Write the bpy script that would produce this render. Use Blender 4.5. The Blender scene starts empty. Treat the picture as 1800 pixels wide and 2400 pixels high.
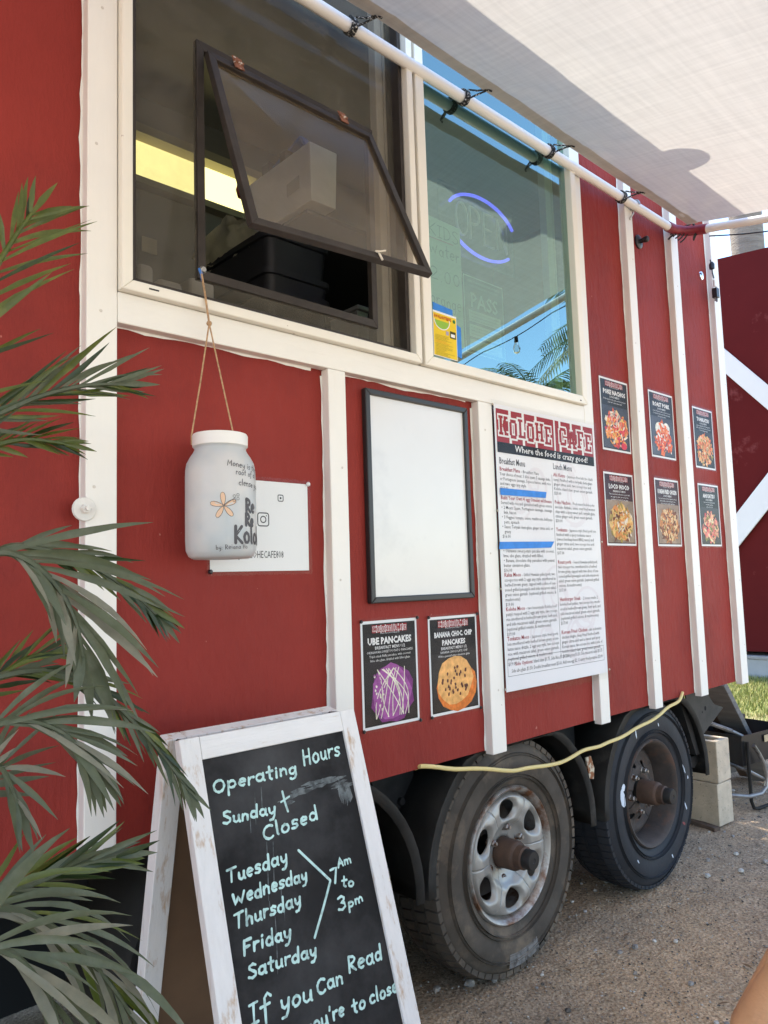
import bpy, bmesh, math, random
from mathutils import Vector, Matrix, noise
random.seed(7)
R_=math.radians
sc=bpy.context.scene
COL=sc.collection
# ------------------------------------------------------------------ camera
CAM=Vector((0.0,-1.5,1.24))
AX=Vector((0.73099714,-0.68168302,-0.03084533))   # camera right
AD=Vector((0.03983741,0.08775746,-0.99534497))    # camera down
AF=Vector((0.68121668,0.72636553,0.09130694))     # camera forward
FPX=1761.29
cd=bpy.data.cameras.new('camera'); cam=bpy.data.objects.new('camera',cd); COL.objects.link(cam)
M=Matrix.Identity(4)
for i in range(3):
    M[i][0]=AX[i]; M[i][1]=-AD[i]; M[i][2]=-AF[i]; M[i][3]=CAM[i]
cam.matrix_world=M
cd.sensor_fit='VERTICAL'; cd.sensor_height=36.0; cd.lens=FPX/2400*36.0
cd.clip_start=0.02; cd.clip_end=2000
sc.camera=cam
sc.render.resolution_x=768; sc.render.resolution_y=1024
# ------------------------------------------------------------------ light
SUN=Vector((0.10,0.47,1.0)).normalized()
w=bpy.data.worlds.new('World'); sc.world=w; w.use_nodes=True
nt=w.node_tree; nt.nodes.clear()
o_=nt.nodes.new('ShaderNodeOutputWorld'); b_=nt.nodes.new('ShaderNodeBackground'); s_=nt.nodes.new('ShaderNodeTexSky')
s_.sky_type='NISHITA'; s_.sun_disc=False
s_.sun_elevation=math.asin(SUN.z); s_.sun_rotation=math.atan2(SUN.x,SUN.y)
s_.air_density=1.0; s_.dust_density=0.5; s_.ozone_density=2.0
b_.inputs['Strength'].default_value=0.14
nt.links.new(s_.outputs[0],b_.inputs[0]); nt.links.new(b_.outputs[0],o_.inputs[0])
sl=bpy.data.lights.new('sun','SUN'); sl.energy=3.3; sl.angle=R_(0.53); sl.color=(1.0,0.91,0.77)
so=bpy.data.objects.new('sun',sl); COL.objects.link(so)
so.rotation_euler=(-SUN).to_track_quat('-Z','Y').to_euler()
vs=sc.view_settings; vs.view_transform='Standard'; vs.look='None'; vs.gamma=1.0; vs.use_curve_mapping=False
vs.exposure=2.03
try:
    sc.cycles.max_bounces=6; sc.cycles.transparent_max_bounces=12
    sc.cycles.diffuse_bounces=4; sc.cycles.glossy_bounces=3; sc.cycles.transmission_bounces=4
except Exception: pass

def at(px,py,y):
    """point where the photograph's pixel (1800x2400) meets the vertical plane Y=y"""
    d=AX*((px-900)/FPX)+AD*((py-1200)/FPX)+AF
    return CAM+d*((y-CAM.y)/d.y)
def atX(px,py,x):
    d=AX*((px-900)/FPX)+AD*((py-1200)/FPX)+AF
    return CAM+d*((x-CAM.x)/d.x)
def atZ(px,py,z):
    d=AX*((px-900)/FPX)+AD*((py-1200)/FPX)+AF
    return CAM+d*((z-CAM.z)/d.z)
# ------------------------------------------------------------------ materials
MATS={}
def _n(nt,t,**k):
    n=nt.nodes.new(t)
    for a,b in k.items():
        if a in n.inputs: n.inputs[a].default_value=b
        else: setattr(n,a,b)
    return n
def mat(name,col,rough=0.6,metal=0.0,var=0.0,vscale=8.0,col2=None,stretch=(1,1,1),bump=0.0,bscale=60.0,bstretch=None,
        spec=0.5,specks=None,sscale=40.0,sth=0.72,detail=5.0,bdist=0.004,second=None,s2scale=3.0,s2lo=0.55,s2hi=0.7,rvar=0.0,coat=0.0):
    if name in MATS: return MATS[name]
    m=bpy.data.materials.new(name); m.use_nodes=True; t=m.node_tree; p=t.nodes['Principled BSDF']
    p.inputs['Base Color'].default_value=(*col,1); p.inputs['Roughness'].default_value=rough; p.inputs['Metallic'].default_value=metal
    p.inputs['Specular IOR Level'].default_value=spec
    if coat: p.inputs['Coat Weight'].default_value=coat; p.inputs['Coat Roughness'].default_value=0.08
    tc=_n(t,'ShaderNodeTexCoord'); mp=_n(t,'ShaderNodeMapping'); mp.inputs['Scale'].default_value=stretch
    t.links.new(tc.outputs['Object'],mp.inputs['Vector'])
    cur=None
    def mixc(fac,a,b):
        mx=_n(t,'ShaderNodeMix',data_type='RGBA')
        t.links.new(fac,mx.inputs[0])
        if isinstance(a,tuple): mx.inputs[6].default_value=(*a,1)
        else: t.links.new(a,mx.inputs[6])
        if isinstance(b,tuple): mx.inputs[7].default_value=(*b,1)
        else: t.links.new(b,mx.inputs[7])
        return mx.outputs[2]
    if var>0 or col2:
        nz=_n(t,'ShaderNodeTexNoise',Scale=vscale,Detail=detail,Roughness=0.6); t.links.new(mp.outputs[0],nz.inputs['Vector'])
        c2=col2 if col2 else tuple(max(0,c*(1-var)) for c in col)
        c1=col if col2 else tuple(min(1,c*(1+var)) for c in col)
        r=_n(t,'ShaderNodeMapRange'); r.inputs['From Min'].default_value=0.32; r.inputs['From Max'].default_value=0.68
        t.links.new(nz.outputs['Fac'],r.inputs['Value'])
        cur=mixc(r.outputs[0],c1,c2)
    if second:
        nz=_n(t,'ShaderNodeTexNoise',Scale=s2scale,Detail=8.0,Roughness=0.65); t.links.new(mp.outputs[0],nz.inputs['Vector'])
        r=_n(t,'ShaderNodeMapRange'); r.inputs['From Min'].default_value=s2lo; r.inputs['From Max'].default_value=s2hi
        t.links.new(nz.outputs['Fac'],r.inputs['Value'])
        cur=mixc(r.outputs[0],cur if cur is not None else col,second)
    if specks:
        nz=_n(t,'ShaderNodeTexNoise',Scale=sscale,Detail=2.0,Roughness=0.5); t.links.new(tc.outputs['Object'],nz.inputs['Vector'])
        r=_n(t,'ShaderNodeMapRange'); r.inputs['From Min'].default_value=sth; r.inputs['From Max'].default_value=sth+0.03
        t.links.new(nz.outputs['Fac'],r.inputs['Value'])
        cur=mixc(r.outputs[0],cur if cur is not None else col,specks)
    if cur is not None: t.links.new(cur,p.inputs['Base Color'])
    if bump>0:
        mp2=_n(t,'ShaderNodeMapping'); mp2.inputs['Scale'].default_value=bstretch or stretch
        t.links.new(tc.outputs['Object'],mp2.inputs['Vector'])
        nz=_n(t,'ShaderNodeTexNoise',Scale=bscale,Detail=6.0,Roughness=0.6); t.links.new(mp2.outputs[0],nz.inputs['Vector'])
        bp=_n(t,'ShaderNodeBump',Strength=bump,Distance=bdist); t.links.new(nz.outputs['Fac'],bp.inputs['Height']); t.links.new(bp.outputs[0],p.inputs['Normal'])
    if rvar>0:
        nz=_n(t,'ShaderNodeTexNoise',Scale=vscale*1.7,Detail=4.0); t.links.new(mp.outputs[0],nz.inputs['Vector'])
        r=_n(t,'ShaderNodeMapRange'); r.inputs['To Min'].default_value=max(0,rough-rvar); r.inputs['To Max'].default_value=min(1,rough+rvar)
        t.links.new(nz.outputs['Fac'],r.inputs['Value']); t.links.new(r.outputs[0],p.inputs['Roughness'])
    MATS[name]=m; return m
def emit(name,col,st):
    if name in MATS: return MATS[name]
    m=bpy.data.materials.new(name); m.use_nodes=True; p=m.node_tree.nodes['Principled BSDF']
    p.inputs['Base Color'].default_value=(*col,1); p.inputs['Emission Color'].default_value=(*col,1); p.inputs['Emission Strength'].default_value=st
    MATS[name]=m; return m
def glass(name,tint,ior=1.5,haze=0.0,hazecol=(.3,.28,.24),rough=0.0,mesh=False,boost=1.0,wav=0.0,base_r=0.0,gcol=(1,1,1)):
    m=bpy.data.materials.new(name); m.use_nodes=True; t=m.node_tree; t.nodes.clear()
    o=_n(t,'ShaderNodeOutputMaterial'); tr=_n(t,'ShaderNodeBsdfTransparent'); tr.inputs[0].default_value=(*tint,1)
    gl=_n(t,'ShaderNodeBsdfGlossy'); gl.inputs['Roughness'].default_value=rough; gl.inputs['Color'].default_value=(*gcol,1)
    fr=_n(t,'ShaderNodeFresnel',IOR=ior); mx=_n(t,'ShaderNodeMixShader')
    mu=_n(t,'ShaderNodeMath',operation='MULTIPLY',use_clamp=True); mu.inputs[1].default_value=boost
    t.links.new(fr.outputs[0],mu.inputs[0])
    base=tr.outputs[0]
    if haze>0:
        df=_n(t,'ShaderNodeBsdfDiffuse'); df.inputs[0].default_value=(*hazecol,1)
        m2=_n(t,'ShaderNodeMixShader'); t.links.new(tr.outputs[0],m2.inputs[1]); t.links.new(df.outputs[0],m2.inputs[2])
        tc=_n(t,'ShaderNodeTexCoord'); nz=_n(t,'ShaderNodeTexNoise',Scale=9.0,Detail=7.0,Roughness=0.7); t.links.new(tc.outputs['Object'],nz.inputs['Vector'])
        r=_n(t,'ShaderNodeMapRange'); r.inputs['From Min'].default_value=.3; r.inputs['From Max'].default_value=.7
        r.inputs['To Min'].default_value=haze*0.6; r.inputs['To Max'].default_value=haze*1.4
        t.links.new(nz.outputs['Fac'],r.inputs['Value']); t.links.new(r.outputs[0],m2.inputs[0]); base=m2.outputs[0]
    if wav>0:
        tc=_n(t,'ShaderNodeTexCoord'); nz=_n(t,'ShaderNodeTexNoise',Scale=2.5,Detail=1.0); t.links.new(tc.outputs['Object'],nz.inputs['Vector'])
        bp=_n(t,'ShaderNodeBump',Strength=wav,Distance=0.002); t.links.new(nz.outputs['Fac'],bp.inputs['Height']); t.links.new(bp.outputs[0],gl.inputs['Normal'])
    ml=_n(t,'ShaderNodeMapRange'); ml.inputs['To Min'].default_value=base_r; t.links.new(mu.outputs[0],ml.inputs['Value'])
    t.links.new(ml.outputs[0],mx.inputs[0]); t.links.new(base,mx.inputs[1]); t.links.new(gl.outputs[0],mx.inputs[2]); t.links.new(mx.outputs[0],o.inputs[0])
    MATS[name]=m; return m
def cloth(name,col,trans,tcol=None,bscale=220.0,bump=0.15):
    m=bpy.data.materials.new(name); m.use_nodes=True; t=m.node_tree; t.nodes.clear()
    o=_n(t,'ShaderNodeOutputMaterial'); d=_n(t,'ShaderNodeBsdfDiffuse'); d.inputs[0].default_value=(*col,1)
    tl=_n(t,'ShaderNodeBsdfTranslucent'); tl.inputs[0].default_value=(*(tcol or col),1)
    mx=_n(t,'ShaderNodeMixShader'); mx.inputs[0].default_value=trans
    tc=_n(t,'ShaderNodeTexCoord')
    mp=_n(t,'ShaderNodeMapping'); mp.inputs['Scale'].default_value=(70,4,4); t.links.new(tc.outputs['Object'],mp.inputs[0])
    mq=_n(t,'ShaderNodeMapping'); mq.inputs['Scale'].default_value=(4,70,4); t.links.new(tc.outputs['Object'],mq.inputs[0])
    n1=_n(t,'ShaderNodeTexNoise',Scale=1.0,Detail=3.0); n2=_n(t,'ShaderNodeTexNoise',Scale=1.0,Detail=3.0)
    t.links.new(mp.outputs[0],n1.inputs['Vector']); t.links.new(mq.outputs[0],n2.inputs['Vector'])
    ad=_n(t,'ShaderNodeMath',operation='ADD'); t.links.new(n1.outputs['Fac'],ad.inputs[0]); t.links.new(n2.outputs['Fac'],ad.inputs[1])
    r=_n(t,'ShaderNodeMapRange'); r.inputs['From Min'].default_value=0.7; r.inputs['From Max'].default_value=1.3
    r.inputs['To Min'].default_value=0.90; r.inputs['To Max'].default_value=1.04
    t.links.new(ad.outputs[0],r.inputs['Value'])
    for sh,c in ((d,col),(tl,tcol or col)):
        mm=_n(t,'ShaderNodeMix',data_type='RGBA',blend_type='MULTIPLY'); mm.inputs[0].default_value=1.0
        mm.inputs[6].default_value=(*c,1); t.links.new(r.outputs[0],mm.inputs[7]); t.links.new(mm.outputs[2],sh.inputs[0])
    bp=_n(t,'ShaderNodeBump',Strength=bump,Distance=0.002); t.links.new(ad.outputs[0],bp.inputs['Height'])
    t.links.new(bp.outputs[0],d.inputs['Normal'])
    t.links.new(d.outputs[0],mx.inputs[1]); t.links.new(tl.outputs[0],mx.inputs[2]); t.links.new(mx.outputs[0],o.inputs[0])
    MATS[name]=m; return m

RED=mat('red_paint',(.262,.034,.026),rough=.6,spec=.13,var=.10,vscale=2.2,bump=1.0,bscale=38,bstretch=(1,1,.4),specks=(.42,.16,.13),sscale=46,sth=.755,bdist=.006,second=(.17,.024,.022),s2scale=1.4,s2lo=.5,s2hi=.75,rvar=.1)
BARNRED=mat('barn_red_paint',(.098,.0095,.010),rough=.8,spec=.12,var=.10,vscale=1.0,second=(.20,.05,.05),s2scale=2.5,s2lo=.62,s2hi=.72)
WHITE=mat('white_trim_paint',(.80,.77,.71),rough=.45,var=.03,vscale=3,bump=.28,bscale=16,bstretch=(4,4,.5),second=(.66,.62,.56),s2scale=5,s2lo=.66,s2hi=.78,specks=(.34,.28,.24),sscale=55,sth=.785,bdist=.004)
WHITEH=mat('white_trim_board_paint',(.80,.77,.71),rough=.45,var=.03,vscale=3,bump=.45,bscale=14,bstretch=(.5,4,5),second=(.66,.62,.56),s2scale=5,s2lo=.66,s2hi=.78,bdist=.004)
VINYL=mat('cream_window_vinyl',(.80,.755,.66),rough=.38,var=.03,vscale=3,specks=(.4,.33,.28),sscale=50,sth=.79)
BRONZE=mat('dark_bronze_aluminium',(.045,.037,.032),rough=.5,metal=.2,spec=.3,var=.2,vscale=20)
BLACKP=mat('black_plastic',(.018,.018,.02),rough=.35)
BLACKM=mat('black_steel',(.020,.019,.018),rough=.6,spec=.2,var=.4,vscale=12,second=(.075,.045,.03),s2scale=7,s2lo=.6,s2hi=.75,bump=.2,bscale=40)
DARK=mat('dark_interior',(.19,.17,.145),rough=.8)
CEIL=mat('grey_interior_ceiling',(.34,.31,.26),rough=.8)
# ------------------------------------------------------------------ mesh builder
class MB:
    def __init__(s): s.v=[]; s.f=[]; s.m=[]; s.M=Matrix.Identity(4)
    def add(s,vs,fs,mi=0):
        b=len(s.v); s.v+=[tuple(s.M@Vector(p)) for p in vs]; s.f+=[tuple(b+i for i in f) for f in fs]; s.m+=[mi]*len(fs); return s
    def box(s,x0,x1,y0,y1,z0,z1,mi=0):
        return s.add([(x0,y0,z0),(x1,y0,z0),(x1,y1,z0),(x0,y1,z0),(x0,y0,z1),(x1,y0,z1),(x1,y1,z1),(x0,y1,z1)],
          [(0,3,2,1),(4,5,6,7),(0,1,5,4),(1,2,6,5),(2,3,7,6),(3,0,4,7)],mi)
    def bar(s,a,b,wd,th,up=(0,0,1),mi=0):
        a=Vector(a); b=Vector(b); d=(b-a).normalized(); u=Vector(up); x=d.cross(u)
        if x.length<1e-4: x=d.cross(Vector((1,0,0)))
        x.normalize(); y=x.cross(d).normalized()
        q=[]
        for p in (a,b):
            for i,j in ((-1,-1),(1,-1),(1,1),(-1,1)): q.append(tuple(p+x*(i*wd/2)+y*(j*th/2)))
        return s.add(q,[(0,1,2,3),(7,6,5,4),(0,4,5,1),(1,5,6,2),(2,6,7,3),(3,7,4,0)],mi)
    def tube(s,path,r,seg=8,mi=0,cap=True):
        P=[Vector(p) for p in path]; n=len(P); rs=r if isinstance(r,(list,tuple)) else [r]*n
        vs=[]; fs=[]; ref=None
        for i in range(n):
            d=(P[min(i+1,n-1)]-P[max(i-1,0)]).normalized()
            if ref is None:
                ref=Vector((0,0,1)) if abs(d.z)<.9 else Vector((1,0,0))
            x=(ref-d*ref.dot(d))
            if x.length<1e-4: x=d.orthogonal()
            x.normalize(); y=d.cross(x); ref=x
            for k in range(seg):
                a=2*math.pi*k/seg; vs.append(tuple(P[i]+(x*math.cos(a)+y*math.sin(a))*rs[i]))
        for i in range(n-1):
            for k in range(seg):
                k2=(k+1)%seg; fs.append((i*seg+k,i*seg+k2,(i+1)*seg+k2,(i+1)*seg+k))
        if cap: fs.append(tuple(range(seg-1,-1,-1))); fs.append(tuple((n-1)*seg+k for k in range(seg)))
        return s.add(vs,fs,mi)
    def lathe(s,prof,seg=32,mi=0,axis='z',c=(0,0,0),closed=False,mis=None):
        c=Vector(c); vs=[]; fs=[]; n=len(prof)
        for k in range(seg):
            a=2*math.pi*k/seg
            for r,h in prof:
                if axis=='z': p=(r*math.cos(a),r*math.sin(a),h)
                else: p=(r*math.cos(a),h,r*math.sin(a))
                vs.append(tuple(c+Vector(p)))
        rng=n if closed else n-1; ml=[]
        for k in range(seg):
            k2=(k+1)%seg
            for i in range(rng):
                j=(i+1)%n
                q=(k*n+i,k2*n+i,k2*n+j,k*n+j)
                fs.append(q if axis=='z' else q[::-1]); ml.append(mis[i] if mis else mi)
        b=len(s.v); s.add(vs,fs,mi); s.m[-len(fs):]=ml
        return s
    def poly(s,pts,mi=0): return s.add(pts,[tuple(range(len(pts)))],mi)
    def prism(s,pts,d,mi=0):
        n=len(pts); d=Vector(d); q=[tuple(p) for p in pts]+[tuple(Vector(p)+d) for p in pts]
        return s.add(q,[tuple(range(n-1,-1,-1)),tuple(range(n,2*n))]+[(i,(i+1)%n,n+(i+1)%n,n+i) for i in range(n)],mi)
    def build(s,name,mats,parent=None,smooth=False,bevel=0.0,bseg=2,angle=40):
        me=bpy.data.meshes.new(name); me.from_pydata(s.v,[],s.f)
        if not isinstance(mats,(list,tuple)): mats=[mats]
        for m in mats: me.materials.append(m)
        me.polygons.foreach_set('material_index',s.m)
        me.update()
        bm=bmesh.new(); bm.from_mesh(me); bmesh.ops.recalc_face_normals(bm,faces=bm.faces) if len(bm.faces)<60000 and getattr(s,'fixn',False) else None
        bm.to_mesh(me); bm.free()
        if smooth:
            me.polygons.foreach_set('use_smooth',[True]*len(me.polygons))
        o=bpy.data.objects.new(name,me); COL.objects.link(o)
        if parent is not None:
            o.parent=parent; o.matrix_parent_inverse=parent_inv(parent)
        if bevel>0:
            md=o.modifiers.new('bevel','BEVEL'); md.width=bevel; md.segments=bseg; md.limit_method='ANGLE'; md.angle_limit=R_(angle)
        if smooth and not bevel:
            try:
                me.set_sharp_from_angle(angle=R_(angle))
            except Exception: pass
        return o
def parent_inv(p): return world_of(p).inverted()
def world_of(o):
    m=Matrix.Translation(o.location) @ o.rotation_euler.to_matrix().to_4x4()
    if o.parent is not None: m=world_of(o.parent) @ o.matrix_parent_inverse @ m
    return m
def thing(name,label,cat,loc=(0,0,0),group=None,rz=0.0):
    o=bpy.data.objects.new(name,None); COL.objects.link(o); o.location=loc; o.rotation_euler=(0,0,rz); o.empty_display_size=.1
    o['label']=label; o['category']=cat
    if group: o['group']=group
    return o
def tag(o,label,cat,group=None):
    o['label']=label; o['category']=cat
    if group: o['group']=group
    return o
def struct(o): o['kind']='structure'; return o
def stuff(o): o['kind']='stuff'; return o
# ------------------------------------------------------------------ flat lettering
_tc={}
def text2d(s,size=1.0,bold=0.0,res=1):
    """outline lettering as 2-D triangles: verts, faces, width"""
    k=(s,bold,res)
    if k not in _tc:
        cu=bpy.data.curves.new('t','FONT'); cu.body=s; cu.size=1.0; cu.offset=bold; cu.resolution_u=res; cu.fill_mode='BOTH'
        o=bpy.data.objects.new('t',cu)
        me=bpy.data.meshes.new_from_object(o)
        vs=[(v.co.x,v.co.y) for v in me.vertices]; fs=[tuple(p.vertices) for p in me.polygons]
        wd=max([v[0] for v in vs],default=0)
        bpy.data.objects.remove(o); bpy.data.curves.remove(cu); bpy.data.meshes.remove(me)
        _tc[k]=(vs,fs,wd)
    vs,fs,wd=_tc[k]
    return vs,fs,wd
class Flat:
    """flat print on a plane: origin o, unit u (right), v (up), n (towards viewer)"""
    def __init__(s,o,u,v,n,mb): s.o=Vector(o); s.u=Vector(u).normalized(); s.v=Vector(v).normalized(); s.n=Vector(n).normalized(); s.mb=mb
    def P(s,a,b,h): return tuple(s.o+s.u*a+s.v*b+s.n*h)
    cnt=0
    def poly(s,pts,h,mi):
        Flat.cnt=(Flat.cnt+1)%12; h+=Flat.cnt*1.6e-5
        s.mb.poly([s.P(a,b,h) for a,b in pts],mi)
    def rect(s,a0,b0,a1,b1,h,mi): s.poly([(a0,b0),(a1,b0),(a1,b1),(a0,b1)],h,mi)
    def text(s,t,a,b,size,h,mi,bold=0.0,fit=None,align='l',res=1,sx=1.0,shear=0.0,rot=0.0):
        if not t: return 0
        vs,fs,wd=text2d(t,1.0,bold,res)
        k=size*sx
        if fit: k=min(k,fit/max(wd,1e-6)) if fit>0 else -fit/max(wd,1e-6)
        W=wd*k
        off=0 if align=='l' else (-W/2 if align=='c' else -W)
        c,sn=math.cos(rot),math.sin(rot)
        out=[]
        for x,y in vs:
            X=x*k+off+y*size*shear; Y=y*size
            out.append(s.P(a+X*c-Y*sn,b+X*sn+Y*c,h))
        s.mb.add(out,fs,mi)
        return W
    def ribbon(s,pts,wd,h,mi,cap=True):
        v,f=ribbon2d(pts,wd,cap)
        s.mb.add([s.P(a,b,h) for a,b in v],f,mi)
    def blob(s,cx,cy,rx,ry,h,mi,n=12,j=.25,rnd=random,rot=0.0):
        p=[]
        for i in range(n):
            a=2*math.pi*i/n; r=1+rnd.uniform(-j,j); x=rx*r*math.cos(a); y=ry*r*math.sin(a)
            p.append((cx+x*math.cos(rot)-y*math.sin(rot),cy+x*math.sin(rot)+y*math.cos(rot)))
        s.poly(p,h,mi)
def ribbon2d(pts,wd,cap=True):
    P=[Vector((p[0],p[1])) for p in pts]; n=len(P); v=[]; f=[]
    ws=wd if isinstance(wd,(list,tuple)) else [wd]*n
    for i in range(n):
        d=P[min(i+1,n-1)]-P[max(i-1,0)]
        if d.length<1e-9: d=Vector((1,0))
        d.normalize(); nn=Vector((-d.y,d.x))
        a=P[i]+nn*ws[i]/2; b=P[i]-nn*ws[i]/2; v+= [(a.x,a.y),(b.x,b.y)]
    for i in range(n-1): f.append((2*i,2*i+1,2*i+3,2*i+2))
    if cap:
        for i,sg in ((0,-1),(n-1,1)):
            d=(P[1]-P[0]) if i==0 else (P[-1]-P[-2])
            if d.length<1e-9: d=Vector((1,0))
            d.normalize(); nn=Vector((-d.y,d.x)); b0=len(v); q=[]
            for k in range(5):
                a=math.pi*k/4; pt=P[i]+nn*(math.cos(a)*ws[i]/2)+d*(sg*math.sin(a)*ws[i]/2); q.append((pt.x,pt.y))
            v+=q; f.append(tuple(b0+k for k in (range(5) if sg<0 else range(4,-1,-1))))
    return v,f
# handwriting: single-stroke letters
def arc(cx,cy,rx,ry,a0,a1,n=9): return [(cx+rx*math.cos(R_(a0+(a1-a0)*i/n)),cy+ry*math.sin(R_(a0+(a1-a0)*i/n))) for i in range(n+1)]
G={}
G['o']=(.52,[arc(.25,.27,.21,.27,90,450)]); G['O']=(.75,[arc(.35,.48,.32,.46,90,450,14)])
G['a']=(.56,[arc(.24,.27,.2,.26,40,400),[(.45,.53),(.45,.05),(.52,0)]])
G['c']=(.48,[arc(.26,.27,.22,.27,50,310)]); G['C']=(.68,[arc(.38,.48,.34,.47,50,310,12)])
G['d']=(.56,[arc(.24,.27,.2,.26,40,400),[(.46,1.0),(.46,.0)]])
G['e']=(.5,[[(.05,.28),(.44,.33)]+arc(.25,.28,.2,.27,10,305,10)])
G['g']=(.56,[arc(.24,.27,.2,.26,40,400),[(.45,.53),(.46,-.1),(.38,-.36),(.2,-.42),(.06,-.34)]])
G['i']=(.24,[[(.1,.5),(.1,0)],[(.1,.74),(.12,.78)]]); G['l']=(.26,[[(.1,1),(.1,.06),(.16,0)]])
G['m']=(.86,[[(.06,.52),(.06,0)],[(.06,.34),(.2,.53),(.36,.42),(.38,0)],[(.38,.34),(.52,.53),(.68,.42),(.72,0)]])
G['n']=(.54,[[(.06,.52),(.06,0)],[(.06,.34),(.24,.54),(.42,.4),(.44,0)]])
G['p']=(.56,[[(.07,.54),(.05,-.42)],arc(.27,.28,.2,.25,180,-180)])
G['r']=(.42,[[(.07,.54),(.07,0)],[(.07,.3),(.2,.5),(.38,.5)]])
G['s']=(.48,[[(.42,.48),(.26,.56),(.1,.48),(.12,.34),(.34,.24),(.4,.12),(.26,0),(.05,.05)]])
G['S']=(.6,[[(.5,.84),(.32,.95),(.1,.84),(.1,.66),(.3,.5),(.5,.34),(.5,.12),(.28,0),(.05,.1)]])
G['t']=(.44,[[(.2,.95),(.2,.08),(.32,0)],[(.02,.58),(.4,.62)]])
G['u']=(.54,[[(.06,.52),(.07,.14),(.22,0),(.4,.12),(.43,.52)],[(.43,.5),(.44,.06),(.5,0)]])
G['y']=(.54,[[(.06,.52),(.1,.2),(.24,.1),(.42,.24)],[(.46,.54),(.42,-.1),(.3,-.38),(.1,-.4)]])
G['w']=(.78,[[(.04,.52),(.16,0),(.34,.4),(.52,0),(.68,.54)]]); G['W']=(.95,[[(.04,.72),(.2,0),(.42,.5),(.62,0),(.86,.76)]])
G['h']=(.54,[[(.08,1),(.08,0)],[(.08,.34),(.26,.54),(.42,.4),(.44,0)]])
G['f']=(.5,[[(.5,.86),(.36,1.02),(.22,.86),(.2,-.3)],[(.02,.5),(.42,.54)]])
G['k']=(.5,[[(.08,1),(.08,0)],[(.42,.52),(.1,.24),(.44,0)]])
G['v']=(.5,[[(.05,.52),(.22,0),(.42,.54)]])
G['P']=(.62,[[(.1,.95),(.08,-.02)],arc(.12,.68,.42,.27,90,-90,8)])
G['H']=(.68,[[(.1,.98),(.08,0)],[(.56,.98),(.55,0)],[(.09,.5),(.55,.52)]])
G['T']=(.7,[[(.02,.9),(.66,.97)],[(.34,.92),(.3,0)]])
G['F']=(.6,[[(.1,.95),(.08,0)],[(.1,.94),(.56,.98)],[(.1,.5),(.46,.54)]])
G['I']=(.42,[[(.2,.95),(.18,0)],[(.02,.94),(.4,.97)],[(0,0),(.38,.02)]])
G['A']=(.66,[[(.03,0),(.32,.97),(.6,0)],[(.14,.36),(.52,.38)]])
G['R']=(.64,[[(.1,.95),(.08,0)],arc(.12,.7,.4,.24,90,-90,8)+[(.56,0)]])
G['K']=(.64,[[(.1,.95),(.09,0)],[(.56,.92),(.12,.42),(.58,0)]])
G['Y']=(.62,[[(.04,.95),(.3,.5)],[(.58,.97),(.18,-.05)]])
G['M']=(.8,[[(.06,0),(.1,.92),(.36,.3),(.64,.95),(.7,0)]])
G['J']=(.5,[[(.4,.95),(.4,.15),(.22,0),(.05,.12)]])
G['7']=(.55,[[(.04,.92),(.5,.95),(.26,0)]])
G['3']=(.55,[[(.08,.86),(.3,.96),(.46,.8),(.4,.6),(.24,.52),(.46,.42),(.48,.16),(.28,0),(.06,.1)]])
G["'"]=(.2,[[(.12,1),(.08,.8)]]); G[' ']=(.35,[]); G['+']=(.5,[[(.25,.7),(.25,.1)],[(.02,.4),(.48,.42)]]); G[':']=(.2,[[(.1,.4),(.1,.43)],[(.1,.05),(.1,.08)]])
G['.']=(.2,[[(.08,.0),(.1,.03)]]); G['2']=(.55,[arc(.26,.68,.2,.26,160,-30,7)+[(.05,.02),(.5,.03)]]); G['0']=(.5,[arc(.23,.45,.18,.43,90,450,12)])
G['b']=(.54,[[(.08,1),(.08,.0)],arc(.26,.27,.2,.26,180,-180)]); G['D']=(.66,[[(.1,.95),(.09,0)],[(.04,.95)]+arc(.14,.48,.46,.47,88,-88,10)+[(.04,0)]])
def hand(s,rnd=random):
    """word in handwriting -> list of polylines, width"""
    x=0; out=[]
    for ch in s:
        if ch not in G: x+=.4; continue
        wd,st=G[ch]; dy=rnd.uniform(-.05,.05); k=rnd.uniform(.93,1.07)
        for pl in st: out.append([(x+a*k+rnd.uniform(-.012,.012),b*k+dy+rnd.uniform(-.012,.012)) for a,b in pl])
        x+=wd*k+.09
    return out,x-.09
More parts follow.
